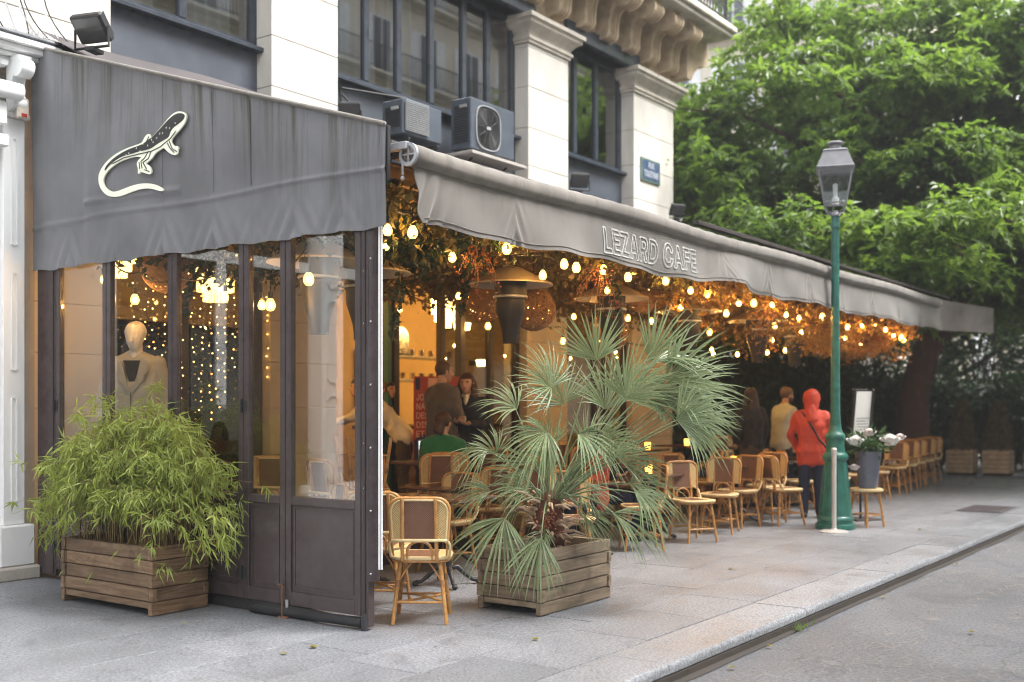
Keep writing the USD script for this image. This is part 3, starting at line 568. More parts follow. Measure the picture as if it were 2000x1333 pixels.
MB().box(-.055, -.04, -.09, .055, .04, .09, .012).build('case', 'beige_plastic', jb); MB().box(-.02, -.044, -.075, .03, -.0405, -.045).build('indicator', 'red_plastic', jb)
m = MB()
for i, (x, z, h, w) in enumerate([(5.0, 2.0, .12, .015), (5.005, 1.7, .26, .012), (5.0, 1.25, .05, .014)]): m.box(x, WY - .1185, z, x + w, WY - .1154, z + h, .001)
m.build('peeled_patch', 'peeled_paint', nb)
cb = thing('loose_cables', 'tangle of thin cables hanging over the white cornice', 'cables', (0, 0, 0))
for i in range(7):
    a = np.array([4.9 + .12 * i, WY + .07, 5.6 - .05 * (i % 3)]); b = np.array([5.0 + .11 * i, WY - .25, 4.70])
    MB().tube(bez(a, (a + b) / 2 + [rng.normal(0, .2), -.1, -.15], b, 12), .006, 5).build('cable', 'zinc' if i % 2 else 'black_rubber', cb)
m = MB()
for i in range(70):
    p = np.array([4.6 + .85 * rng.random(), WY - .35 + .3 * rng.random(), 4.667]); m.tube([p, p + [rng.normal(0, .03), rng.normal(0, .02), .05 + .05 * rng.random()]], .0025, 4)
m.build('bird_spikes', 'zinc', cb, kind='stuff')

# ================================================================== TERRACE ROOF AND SIDE AWNING
rf = thing('terrace_roof', 'low sloping dark roof over the cafe terrace meeting the stone facade', 'roof')
def slab(x0, x1, y0, z0, y1, z1, th, name, m_):
    v = [(x0, y0, z0), (x1, y0, z0), (x1, y1, z1), (x0, y1, z1), (x0, y0, z0 - th), (x1, y0, z0 - th), (x1, y1, z1 - th), (x0, y1, z1 - th)]
    return MB().raw(v, [[0, 1, 2, 3], [7, 6, 5, 4], [0, 4, 5, 1], [1, 5, 6, 2], [2, 6, 7, 3], [3, 7, 4, 0]]).build(name, m_, rf)
slab(5.42, 18.5, 4.92, 3.27, WY - .05, 4.62, .05, 'roof_sheet', 'roof_felt')
slab(5.5, 18.4, 5.0, 3.15, WY - .1, 4.35, .02, 'ceiling_lining', 'beam_wood')
MB().box(5.42, WY - .16, 4.60, 18.4, WY - .02, 4.76, .01).build('flashing', 'roof_felt', rf)
MB().box(5.5, 4.87, 3.16, 18.5, 4.99, 3.26, .006).build('edge_beam', 'dark_brown', rf)
MB().box(9.8, 4.83, 3.285, 19.2, 4.90, 3.325, .004).build('edge_cap', 'dark_brown', rf)
for x in np.arange(6.9, 18.4, 1.6):
    m = MB(); m.raw([(x - .04, 5.0, 2.95), (x + .04, 5.0, 2.95), (x + .04, WY, 2.98), (x - .04, WY, 2.98), (x - .04, 5.0, 3.06), (x + .04, 5.0, 3.06), (x + .04, WY, 3.10), (x - .04, WY, 3.10)], [[3, 2, 1, 0], [4, 5, 6, 7], [0, 1, 5, 4], [1, 2, 6, 5], [2, 3, 7, 6], [3, 0, 4, 7]])
    m.build('beam', 'beam_wood', rf)
for y in (5.6, 7.0, 8.4): MB().box(5.45, y - .03, 3.101, 18.4, y + .03, 3.16).build('purlin', 'beam_wood', rf)
for x in (7.6, 11.0, 14.6): MB().box(x - .05, 8.75, .15, x + .05, 8.85, 2.95, .006).build('post', 'dark_brown', rf)
# strip of pale cloth along the foot of the wall above the side awning
v, f = sheet(lambda u, w: (5.40 + 3.6 * u, WY - .12 - .55 * w * (1 - .5 * u), 4.83 - .02 * np.sin(9 * u) - .30 * w + .03 * u), 30, 5)
MB().raw(v, f).build('apron_cloth', 'roof_felt', rf, smooth=True)

sa = thing('side_awning', 'dark grey cloth side of the awning with pale lizard emblem and pleated lower band', 'awning')
Y0, Y1 = 4.87, 9.06
top = lambda y: 3.33 + 0.315 * (y - Y0)
SEAM = [5.28, 5.75, 6.18, 6.62, 7.22, 7.85, 8.5]
def side_fn(u, w):
    y = Y0 + (Y1 - Y0) * u
    zb = 2.69 + .006 * np.sin(y * 7.1) + .006 * np.sin(y * 17) - .012 * (w < .02)
    zt = top(y); z = zb + (zt - zb) * w
    zc = 3.06 - .01 * np.sin(y * 3)
    x = np.full_like(y, PX - .045)
    low = np.clip((zc - z) / .36, 0, 1)
    for i, s in enumerate(SEAM):
        d = y - s; a = np.exp(-(d / .22) ** 2)
        x -= .012 * low * (0.3 + low) * a * np.cos((np.abs(d) * 1.0 + (z - 2.7) * .55) * 48 + i) * (.6 + .4 * math.sin(i * 2.3))
        x += .008 * np.exp(-(d / .012) ** 2) * low
        x -= .004 * np.exp(-(d / .008) ** 2) * (1 - low)
    x -= .005 * np.sin(y * 5.3 + 1) * low ** 1.5
    x -= .012 * np.exp(-((z - zc) / .015) ** 2)
    x += .014 * np.sin(y * 2.1 + .5) * np.sin(z * 2.6) * (1 - low)
    x += .03 * np.exp(-((y - 8.35) / .13) ** 2) * (1 - low) - .025 * np.exp(-((y - 8.75) / .12) ** 2) * (1 - low)
    x -= .018 * np.exp(-(((z - 3.16) - .03 * (y - 7)) / .022) ** 2) * ((y > 7.0) & (y < 8.3))
    return x, y, z
v, f = sheet(side_fn, 340, 90)
MB().raw(*thick(v, f, (.006, 0, 0))).build('cloth', 'cloth_side', sa, smooth=True)
m = MB(); yy = np.linspace(Y0, Y1, 60); m.tube([(PX - .06, y, top(y) + .012) for y in yy], .017, 8); m.build('top_edge_tube', 'cloth_front', sa, smooth=True)
m = MB()
for y in (6.2, 6.62, 7.22): m.tube([(PX - .050 + .014 * math.sin(y * 2.1 + .5) * math.sin(z * 2.6), y, z) for z in np.linspace(3.1, top(y) - .03, 12)], .0038, 5)
m.build('seam', 'cloth_side', sa, kind='stuff')
MB().box(PX - .03, 4.87, 2.98, PX + .0, 4.90, 3.34, .004).build('corner_strut', 'black_metal', sa)
# lizard emblem: flat pale board with dark pattern on it, traced in photograph crops and stood on the cloth's plane
# outline points in metres: (minus y, height)
lz = lambda p: (p[0] + .085, p[1] - .02)
OUT = [(-7.058, 3.772), (-7.01, 3.761), (-6.977, 3.744), (-6.964, 3.715), (-6.981, 3.676), (-7.019, 3.647), (-7.058, 3.622), (-7.092, 3.605), (-7.13, 3.582), (-7.152, 3.557), (-7.134, 3.529), (-7.107, 3.509), (-7.081, 3.512), (-7.058, 3.491), (-7.072, 3.476), (-7.067, 3.455), (-7.094, 3.439), (-7.143, 3.452), (-7.188, 3.475), (-7.22, 3.5), (-7.242, 3.519), (-7.288, 3.508), (-7.347, 3.492), (-7.38, 3.463), (-7.408, 3.447), (-7.44, 3.437), (-7.468, 3.423), (-7.426, 3.404), (-7.398, 3.374), (-7.396, 3.337), (-7.44, 3.336), (-7.501, 3.358), (-7.539, 3.369), (-7.555, 3.351), (-7.574, 3.362), (-7.567, 3.393), (-7.591, 3.439), (-7.562, 3.47), (-7.515, 3.481), (-7.61, 3.498), (-7.706, 3.495), (-7.803, 3.487), (-7.902, 3.462), (-7.987, 3.425), (-8.027, 3.385), (-8.04, 3.348), (-8.002, 3.293), (-7.927, 3.257), (-7.853, 3.249), (-7.755, 3.26), (-7.634, 3.275), (-7.515, 3.275), (-7.398, 3.26), (-7.306, 3.23), (-7.235, 3.191), (-7.272, 3.181), (-7.375, 3.214), (-7.48, 3.233), (-7.586, 3.231), (-7.706, 3.216), (-7.803, 3.205), (-7.902, 3.209), (-7.989, 3.233), (-8.065, 3.287), (-8.103, 3.351), (-8.103, 3.411), (-8.065, 3.459), (-8.002, 3.503), (-7.902, 3.545), (-7.779, 3.572), (-7.658, 3.585), (-7.52, 3.593), (-7.501, 3.618), (-7.468, 3.648), (-7.431, 3.655), (-7.408, 3.636), (-7.417, 3.612), (-7.352, 3.64), (-7.26, 3.694), (-7.17, 3.747), (-7.114, 3.769)]
BLK = [(-7.054, 3.753), (-6.984, 3.731), (-7.001, 3.703), (-7.058, 3.681), (-7.13, 3.661), (-7.17, 3.624), (-7.181, 3.594), (-7.226, 3.586), (-7.329, 3.562), (-7.398, 3.539), (-7.48, 3.536), (-7.562, 3.537), (-7.67, 3.531), (-7.779, 3.528), (-7.877, 3.506), (-7.972, 3.468), (-8.012, 3.437), (-7.987, 3.47), (-7.902, 3.512), (-7.779, 3.546), (-7.658, 3.565), (-7.515, 3.572), (-7.398, 3.611), (-7.306, 3.651), (-7.215, 3.702), (-7.132, 3.741)]
def chaikin(P, n=2):
    P = np.array(P, float)
    for _ in range(n):
        Q = np.roll(P, -1, 0); P = np.stack([.75 * P + .25 * Q, .25 * P + .75 * Q], 1).reshape(-1, 2)
    return P
lizf = ((PX - .070, 0, 0), (0, -1, 0), (0, 0, 1), (-1, 0, 0))
liz = thing('lizard_emblem', 'cream and black lizard cutout fixed to the dark side awning', 'emblem')
outp = Polygon([lz(p) for p in chaikin(OUT)]).buffer(0)
MB().prism(outp, .012, lizf).build('board', 'emblem_cream', liz)
blk = Polygon([lz(p) for p in chaikin(BLK)]).buffer(.006)
spots = []
for t in np.linspace(.05, .92, 22):
    i = t * 11; a, b = np.array(BLK[2 + int(i)]), np.array(BLK[-3 - int(i)]); 
    for q in ((.32, .68) if t < .65 else (.5,)):
        c = lz(a * q + b * (1 - q)); spots.append(Point(c).buffer(.008 if t < .65 else .006, 6))
blk = blk.difference(unary_union(spots))
ln = [LineString([lz(p) for p in L]).buffer(.0035) for L in [[(-7.092, 3.623), (-7.159, 3.576), (-7.283, 3.53), (-7.398, 3.51), (-7.562, 3.511), (-7.755, 3.507), (-7.902, 3.48)], [(-7.193, 3.546), (-7.159, 3.499), (-7.114, 3.465)], [(-7.17, 3.557), (-7.136, 3.496), (-7.081, 3.467)], [(-7.433, 3.515), (-7.48, 3.471), (-7.527, 3.448), (-7.515, 3.396)], [(-7.398, 3.51), (-7.433, 3.458), (-7.503, 3.438), (-7.457, 3.382)], [(-7.551, 3.444), (-7.544, 3.393)], [(-7.457, 3.597), (-7.426, 3.629)], [(-7.48, 3.377), (-7.422, 3.356)]]]
MB().prism(blk.union(unary_union(ln)).intersection(outp.buffer(-.006)), .003, ((PX - .0825, 0, 0), (0, -1, 0), (0, 0, 1), (-1, 0, 0))).build('dark_pattern', 'emblem_black', liz)

# ================================================================== FRONT AWNING
fa = thing('front_awning', 'long grey cloth awning valance with roller tube and stitched cafe name', 'awning')
m = MB(); xs = np.linspace(5.45, 18.26, 160)
m.tube([(x, AY - .02, 3.155 + .012 * math.sin(x * 1.7) - .0 * x) for x in xs], [.073 + .003 * math.sin(x * 23) for x in xs], 18)
m.build('roller_tube', 'cloth_roll', fa, smooth=True)
mm = MB(); mm.lathe([(.055, 0), (.078, 0), (.078, .02), (.055, .02), (.055, 0)], (5.425, AY - .02, 3.155), 20, 'x'); mm.box(5.428, AY - .075, 3.15, 5.442, AY + .03, 3.16); mm.box(5.428, AY - .025, 3.10, 5.442, AY - .015, 3.21)
mm.box(5.405, AY - .02, 3.19, 5.45, AY + .18, 3.24, .004); mm.tube([(5.42, AY + .02, 3.10), (5.42, AY + .02, 3.02)], .008, 6); mm.ball((5.42, AY + .02, 3.0), .016)
mm.build('end_bracket', 'zinc', fa)
def val_y(x, w, zz):
    """how far the hanging cloth swings out of its plane"""
    s = 0 * x
    for i, q in enumerate(np.arange(6.6, 18.2, 1.18)):
        if 7.6 < q < 9.8: continue
        d = x - q; s = s + (1 - w) * (.016 * np.exp(-(d / .10) ** 2) * np.sin((np.abs(d) + (zz - 2.7) * .5) * 60 + i) - .01 * np.exp(-(d / .02) ** 2))
    s = s + (1 - w) ** 1.4 * (.03 * np.sin(x * 2.3 + .4) + .018 * np.sin(x * 5.9 + (zz - 2.7) * 7))
    s = s + (1 - w) * .03 * np.exp(-((x - 5.60) / .16) ** 2) * np.sin((x - 5.45) * 42 - (zz - 2.7) * 16)
    s = s - (1 - w) * .11 * np.exp(-((x - 10.75 + .55 * (1 - w)) / .42) ** 2) + .05 * (1 - w) * np.exp(-((x - 9.9) / .3) ** 2)
    return AY - .035 - .03 * (1 - w) + s
def val_z(x): return 2.705 + .008 * np.sin(x * 9.0) + .014 * np.sin(x * 2.6) + .03 * np.exp(-((x - 10.4) / .5) ** 2)
def val_fn(u, w):
    x = 5.45 + (18.26 - 5.45) * u + .10 * (1 - w) * np.exp(-u * 40)
    zb = val_z(x)
    z = zb + (3.12 - zb) * w
    return x, val_y(x, w, z), z
v, f = sheet(val_fn, 1000, 30)
MB().raw(*thick(v, f, (0, .006, 0))).build('valance_cloth', 'cloth_front', fa, smooth=True)
m = MB(); xs = np.linspace(0.002, .999, 600); X, Yv, Z = val_fn(xs, np.full_like(xs, .085)); m.tube(np.stack([X, Yv - .004, Z], 1), .003, 4, False); m.build('hem_seam', 'cloth_roll', fa)
# stitched outline letters LEZARD CAFE
def stitch(text, x0, x1, zb, zh):
    parts = []
    t0 = meshkit.text_mesh('I', .2, .004, True); cur = 0.0; polys = []
    for ch in text:
        if ch == ' ': cur += .085; continue
        t = meshkit.text_mesh(ch, .2, .004, True)
        top_f = np.where(t.face_normals[:, 2] > .9)[0]
        pl = unary_union([Polygon(t.vertices[t.faces[i]][:, :2]).buffer(.0004) for i in top_f])
        xa, _, xb, _ = pl.bounds
        from shapely import affinity
        polys.append(affinity.translate(pl, cur - xa, 0)); cur += xb - xa + .03
    sc = (x1 - x0) / cur; out = MB()
    for pl in polys:
        ring = pl.buffer(.010).difference(pl.buffer(-.004)).simplify(.0008)
        for g in getattr(ring, 'geoms', [ring]):
            mt = trimesh.creation.triangulate_polygon(g.segmentize(.02), engine='earcut'); p, fc = np.array(mt[0]), np.array(mt[1])
            if len(fc) == 0: continue
            x = x0 + p[:, 0] * sc; z = zb + p[:, 1] * (zh / .2)
            w = np.clip((z - val_z(x)) / (3.12 - val_z(x)), 0, 1); y = val_y(x, w, z) - .0055
            vv = np.stack([x, y, z], 1); e = np.cross(vv[fc[:, 1]] - vv[fc[:, 0]], vv[fc[:, 2]] - vv[fc[:, 0]])
            if e[:, 1].sum() > 0: fc = fc[:, ::-1]
            out.raw(np.vstack([vv, vv + [0, .005, 0]]), np.vstack([fc, fc[:, ::-1] + len(vv)]))
    return out
stitch('LEZARD CAFE', 7.84, 9.60, 2.79, .195).build('stitched_lettering', 'thread_white', fa)
ea = thing('end_awning', 'darker short awning panel angled out past the far end of the long valance', 'awning', (18.3, 4.8, 0))
d = np.array([1.62, -.50]); 
v, f = sheet(lambda u, w: (d[0] * u, d[1] * u + .02 * np.sin(u * 9) * (1 - w), 2.72 + .02 * u + (.50 - .08 * u) * w), 30, 8)
MB().raw(*thick(v, f, (0, .008, 0))).build('cloth', 'cloth_end', ea, smooth=True)
MB().raw([(0, 0, 3.22), (d[0], d[1], 3.15), (d[0] + .5, 3, 3.6), (0, 3.4, 3.9), (0, 0, 3.20), (d[0], d[1], 3.13), (d[0] + .5, 3, 3.58), (0, 3.4, 3.88)], [[0, 1, 2, 3], [7, 6, 5, 4], [0, 4, 5, 1], [1, 5, 6, 2], [2, 6, 7, 3], [3, 7, 4, 0]]).build('top_cloth', 'cloth_end', ea)

# ================================================================== GLAZED FOLDING SIDE SCREEN
def gpost(y0, y1, label, z0=.03):
    t = thing('screen_post', label, 'post', (PX, (y0 + y1) / 2, 0)); h = (y1 - y0) / 2
    MB().box(-.022, -h, z0, .045, h, 2.95, .006).build('upright', 'brown_metal', t)
    MB().box(-.030, -h + .02, z0 + .02, -.0225, -h + .04, 2.9).build('groove_bead', 'dark_brown', t); return t
gpost(8.74, 9.02, 'broad dark brown post against the stone wall at the left')
def leaf(y0, y1, label, knob=False, z0=.09, hinge=True):
    t = thing('folding_door', label, 'door', (PX, y0, 0)); w = y1 - y0; s = .054
    m = MB(); m.box(-.02, 0, z0, .03, s, 2.93, .004); m.box(-.02, w - s, z0, .03, w, 2.93, .004); m.box(-.019, s, .80, .029, w - s, .86, .004); m.box(-.019, s, z0, .029, w - s, z0 + .10, .004); m.box(-.019, s, 2.86, .029, w - s, 2.93)
    m.build('frame', 'brown_metal', t)
    MB().box(-.004, s, z0 + .10, .012, w - s, .80).build('lower_panel', 'brown_metal', t)
    b = MB(); pz0, pz1 = z0 + .13, .77
    for (ya, za, yb, zb) in [(s + .02, pz0, w - s - .02, pz0 + .012), (s + .02, pz1, w - s - .02, pz1 + .012), (s + .02, pz0 + .012, s + .032, pz1), (w - s - .032, pz0 + .012, w - s - .02, pz1)]: b.box(-.0085, ya, za, -.0042, yb, zb)
    b.build('panel_bead', 'brown_metal', t)
    MB().box(.002, s + .0005, .8605, .008, w - s - .0005, 2.859).build('pane', 'pane', t)
    if hinge:
        hg = MB()
        for z in (.28, 1.5): hg.lathe([(0, -.05), (.011, -.05), (.011, -.005), (.008, -.004), (.008, .004), (.011, .005), (.011, .05), (0, .05)], (-.034, w + .012, z), 10); hg.box(-.024, w - .03, z - .04, -.0205, w, z + .04)
        hg.build('hinge', 'black_metal', t)
    if knob:
        k = MB(); k.lathe([(0, 0), (.012, 0), (.012, -.05), (.03, -.055), (.034, -.08), (.02, -.10), (0, -.102)], (-.02, w - .05, 1.08), 14, 'x'); k.build('door_knob', 'black_metal', t, smooth=True)
    return t
leaf(8.005, 8.735, 'glazed brown door leaf showing the cream wall, leftmost of the screen')
leaf(7.14, 8.0, 'glazed brown door leaf in front of the mannequin', True)
leaf(6.305, 7.135, 'glazed brown door leaf behind the bamboo with the yellow chandelier in view')
leaf(5.86, 6.30, 'narrow glazed brown door leaf between bamboo and bolt')
leaf(5.125, 5.855, 'wide glazed brown door leaf nearest the terrace corner', hinge=False)
ep = gpost(5.055, 5.12, 'brown end post of the glazed screen at the terrace corner', .02)
m = MB()
for z in (.95, 1.25, 1.62, 2.05, 2.4): m.ball((-.026, .0, z), .006)
m.build('rivet', 'steel', ep)
MB().box(-.045, -.03, .0, -.024, .01, .11, .003).build('floor_bracket', 'iron', ep)
bt = thing('floor_bolt', 'thin rusty drop bolt standing at the foot of the folding doors', 'bolt', (PX - .045, 5.86, 0))
m = MB(); m.tube([(0, .045, .23), (0, .005, .235), (0, 0, .22), (0, 0, .0)], .0085, 8); m.box(-.012, -.06, .0, .012, .03, .012); m.build('rod', 'rust', bt); MB().box(.008, -.045, .06, .02, -.02, .13, .003).build('keeper', 'zinc', bt)
sk = thing('rubber_skirt', 'black rubber draught strip bulging under the folding doors', 'draught strip', (PX, 0, 0))
ys = np.linspace(5.12, 6.2, 30); MB().tube([(-.01 + .012 * math.sin(y * 9), y, .045) for y in ys], [.042 - .008 * math.sin(y * 5) for y in ys], 10).build('tube', 'black_rubber', sk, smooth=True)
MB().box(.01, 6.2, .005, .03, 8.75, .095).build('flap', 'black_rubber', sk)
vc = thing('vinyl_curtain', 'rolled brown vinyl curtain with white zip at the terrace corner', 'curtain', (PX + .028, 5.035, 0))
v, f = sheet(lambda u, w: (.05 * np.cos(PI * u) * (1 + .08 * np.sin(w * 14)), .055 - .085 * np.sin(PI * u) + .01 * np.sin(w * 11), .33 + 2.5 * w), 12, 40)
MB().raw(v, f).build('roll', 'vinyl', vc, smooth=True)
m = MB()
for z in np.arange(.38, 2.7, .42): m.ball((-.045, .0, z), .008)
m.build('press_stud', 'steel', vc)
MB().obox((-.012, -.058, 1.58), (.030, .006, 2.34), math.radians(-54), .002).build('white_zip', 'white_plastic', vc)
MB().obox((-.0145, -.0615, 1.58), (.005, .003, 2.34), math.radians(-54)).build('zip_teeth', 'zinc', vc)

# ================================================================== WALL FIXTURES
def flood(x, y, z, rz, rx, s, label):
    t = thing('floodlight', label, 'floodlight', (x, y, z), rz)
    m = MB(); m.obox((0, 0, .14 * s), (.30 * s, .07 * s, .24 * s), 0, .015 * s, rx); m.build('housing', 'black_metal', t)
    m = MB()
    for i in range(9): m.obox(((-.12 + .03 * i) * s, .05 * s * math.cos(rx), .14 * s + .05 * s * math.sin(rx)), (.006 * s, .05 * s, .20 * s), 0, 0, rx)
    m.build('cooling_fins', 'black_metal', t)
    MB().obox((0, -.0375 * s * math.cos(rx), .14 * s - .0375 * s * math.sin(rx)), (.26 * s, .004, .20 * s), 0, 0, rx).build('glass_front', 'water_glass_dark', t)
    m = MB(); m.tube([(-.16 * s, 0, .14 * s), (-.165 * s, 0, -.02 * s), (.165 * s, 0, -.02 * s), (.16 * s, 0, .14 * s)], .012 * s, 6); m.box(-.04 * s, -.04 * s, -.05 * s, .04 * s, .1 * s, -.02 * s); m.build('bracket', 'black_metal', t)
flood(5.50, 8.45, 4.60, -1.25, .75, 1.05, 'big black floodlight tilted over the top left of the lizard awning')
flood(9.15, 8.95, 4.80, -.9, .5, .82, 'black floodlight on the roof below the white pier left of the air conditioners')
flood(14.1, 8.95, 4.80, -.7, .6, .95, 'black floodlight on the roof below the white pier right of the air conditioners')
flood(17.2, 8.9, 4.80, -.6, .6, .9, 'black floodlight on the roof at the building corner')
def ac(x0, x1, z0, z1, label, grille_round):
    t = thing('air_conditioner', label, 'air conditioner', (x0, 8.82, z0)); w, h, d = x1 - x0, z1 - z0, .34
    MB().box(0, 0, .03, w, d, h, .012).build('casing', 'ac_grey', t)
    m = MB()
    for i in range(15): m.box(-.008, .04, .12 + i * (h - .2) / 15, -.0005, d - .06, .12 + (i + .55) * (h - .2) / 15)
    m.build('side_louvre', 'black_metal', t)
    m = MB(); m.box(-.02, .06, h - .13, -.001, .18, h - .09, .004); m.build('side_handle', 'ac_grille', t)
    cx, cz = w * .38, h * .5; R = h * .40
    if grille_round:
        r = Polygon([(cx + R * .92 * np.sign(c) * abs(c) ** .6, cz + R * np.sign(s) * abs(s) ** .6) for c, s in ((math.cos(q), math.sin(q)) for q in np.linspace(0, 2 * PI, 40)[:-1])])
        fr = ((0, -.002, 0), (1, 0, 0), (0, 0, 1), (0, -1, 0))
        MB().prism(r, .006, ((0, -.0005, 0), (1, 0, 0), (0, 0, 1), (0, -1, 0))).build('fan_opening', 'black_metal', t)
        MB().prism(r.buffer(.014).difference(r), .018, ((0, -.0005, 0), (1, 0, 0), (0, 0, 1), (0, -1, 0))).build('fan_rim', 'ac_grille', t)
        m = MB()
        for q in range(1, 9): m.raw(*(lambda L: (L.mesh()))(MB().tube([(cx + R * .92 * q / 9 * math.cos(a), -.012, cz + R * q / 9 * math.sin(a)) for a in np.linspace(0, 2 * PI, 28)], .0035, 4, False)))
        for a in np.linspace(0, 2 * PI, 13)[:-1]: m.tube([(cx + .1 * R * math.cos(a), -.013, cz + .1 * R * math.sin(a)), (cx + R * .9 * math.cos(a), -.013, cz + R * .98 * math.sin(a))], .003, 4)
        m.build('fan_grille', 'heater_dark', t)
        MB().box(cx - .045, -.02, cz - .02, cx + .045, -.0145, cz + .02, .003).build('badge', 'ac_grille', t)
    else:
        MB().box(.04, -.008, .08, w * .62, -.0005, h - .06).build('fan_opening', 'black_metal', t)
        m = MB()
        for i in range(17): m.box(.04 + i * (w * .62 - .04) / 16 - .004, -.02, .08, .04 + i * (w * .62 - .04) / 16 + .004, -.009, h - .06)
        for i in range(16): m.box(.036, -.027, .08 + i * (h - .14) / 13 - .004, w * .62 + .004, -.0205, .08 + i * (h - .14) / 13 + .004)
        m.build('fan_grille', 'ac_grille', t)
    m = MB()
    for x in (.1, w - .1): m.box(x - .02, -.02, -.03, x + .02, .38, .0, .003); m.tube([(x, 0, -.03), (x, .37, -.3)], .014, 6)
    m.build('wall_bracket', 'black_metal', t)
    return t
a1 = ac(11.25, 12.22, 4.84, 5.54, 'larger grey air conditioner with round black fan on a pale shelf', True)
MB().box(-.12, -.12, -.075, 1.1, .40, -.032, .006).build('shelf', 'old_stone', a1)
a2 = ac(9.92, 10.66, 4.76, 5.22, 'smaller grey air conditioner with wire fan grille', False)
fr = thing('steel_bracket_frame', 'thin black angle bracket on the dark panel left of the air conditioners', 'bracket', (9.45, 9.0, 4.7))
MB().tube([(0, .4, .62), (0, .35, .02)], .016, 6).build('upright', 'black_metal', fr); MB().tube([(0, .38, .62), (.75, .0, .60)], .014, 6).build('arm', 'black_metal', fr); MB().tube([(0, .38, .55), (.5, .12, .02)], .012, 6).build('brace', 'black_metal', fr)

# ================================================================== HEATERS, BALL LAMPS, STRING LIGHTS, GARLANDS
def heater():
    t = thing('patio_heater', 'hanging patio heater with wide pale hood, nearest in the open front beside the woven ball', 'patio heater', (8.5, 6.18, 0), 0, 'mushroom patio heaters hung under the terrace roof')
    m = MB(); m.lathe([(.0, 2.835), (.08, 2.83), (.12, 2.815), (.22, 2.765), (.36, 2.69), (.405, 2.668), (.41, 2.655), (.39, 2.655), (.2, 2.72), (0, 2.73)], n=40); m.build('hood', 'heater_hood', t, smooth=40)
    MB().lathe([(.0, 2.70), (.155, 2.70), (.155, 2.52), (.0, 2.52)], n=28).build('burner', 'heater_dark', t, smooth=40)
    MB().lathe([(.158, 2.53), (.166, 2.535), (.166, 2.55), (.158, 2.555)], n=28).build('burner_ring', 'zinc', t)
    MB().lathe([(0, 2.515), (.145, 2.515), (.14, 2.40), (.085, 2.22), (.075, 2.10), (.0, 2.10)], n=28).build('body', 'heater_dark', t, smooth=40)
    MB().tube([(0, 0, 2.78), (0, 0, 3.05)], .016, 8).build('hanger', 'black_metal', t)
    return t
h0 = heater(); HEAT = [(8.5, 6.18), (8.1, 5.8), (10.25, 6.1), (12.25, 6.18), (14.15, 6.1)]
for (x, y, l) in [(6.05, 6.25, 'hanging patio heater behind the narrow glazed leaf'), (6.75, 6.45, 'hanging patio heater in front of the pier behind the widest glazed leaf'), (10.25, 6.1, 'hanging patio heater above the palm planter'), (12.25, 6.18, 'hanging patio heater below the last letters of the name'), (14.15, 6.1, 'hanging patio heater left of the lamp post, below the awning fold'), (15.9, 6.25, 'hanging patio heater nearest the lamp post, furthest along the terrace')]:
    dup(h0, 'patio_heater', l, (x, y, 0 if x > 8 else -.04), 0)
def ball_mesh(R, seed, strands=110):
    r = np.random.default_rng(seed); m = MB()
    for _ in range(strands):
        n = r.normal(size=3); n /= np.linalg.norm(n); o = r.uniform(-.55, .55); u = np.cross(n, [.3, .5, .8]); u /= np.linalg.norm(u); w = np.cross(n, u); a = np.linspace(0, r.uniform(3, 6.3), 22) + r.random() * 6
        rr = math.sqrt(1 - o * o); m.tube(R * (n * o + rr * (np.cos(a)[:, None] * u + np.sin(a)[:, None] * w)) * (1 + .02 * np.sin(a * 3))[:, None], .0042, 4)
    return m
def ball_lamp(x, y, z, R, label, seed):
    t = thing('woven_ball_lamp', label, 'lamp', (x, y, z)); ball_mesh(R, seed).build('woven_shell', 'wicker', t, smooth=True)
    m = MB(); r = np.random.default_rng(seed)
    for _ in range(26):
        n = r.normal(size=3); n /= np.linalg.norm(n); m.ball(n * R * .9, .007, 0)
    m.build('fairy_bulb', 'fairy_glow', t, kind='stuff'); MB().tube([(0, 0, R * .97), (.01, .01, 3.05 - z)], .006, 5).build('cord', 'black_rubber', t)
ball_lamp(9.05, 6.29, 2.47, .215, 'woven ball lamp with tiny lights beside the nearest heater hood', 1)
ball_lamp(11.44, 6.38, 2.80, .19, 'woven ball lamp among orange leaves above the palm', 2)
ball_lamp(10.85, 6.5, 2.34, .23, 'woven ball lamp low behind the palm tips', 3)
ball_lamp(5.98, 8.05, 2.72, .23, 'woven ball lamp behind the glass above the mannequin', 4)
ball_lamp(9.4, 7.2, 2.60, .2, 'woven ball lamp half hidden behind the nearest heater', 5)

def string(pts, label, bulbs, drop=.10):
    """a festoon cable with bulbs at points along it"""
    t = thing('string_light', label, 'string lights', (0, 0, 0), 0, 'festoon strings of warm bulbs')
    P = np.array(pts, float); cab = []
    for a, b in zip(P[:-1], P[1:]): cab += list(bez(a, (a + b) / 2 - [0, 0, .14], b, 8)[:-1])
    MB().tube(cab + [P[-1]], .007, 5).build('cable', 'black_rubber', t)
    for b in bulbs:
        b = np.array(b, float)
        k = MB(); k.tube([b + [0, 0, .05], b + [0, 0, .10]], .017, 8); k.tube([b + [0, 0, .1], b + [.004, 0, .1 + drop]], .005, 5); s = k.build('bulb_socket', 'black_rubber', t)
        ks = rng.uniform(.78, 1.12); bu = MB().lathe(np.array([(0, -.040), (.020, -.036), (.032, -.019), (.035, 0), (.030, .022), (.016, .045), (0, .05)]) * ks, b, 14).build('bulb', 'bulb_amber', t, smooth=True)
        MB().ball(b, (.017, .017, .020), 1).build('filament', 'filament_dim' if rng.random() < .28 else 'filament_glow', bu, smooth=True)
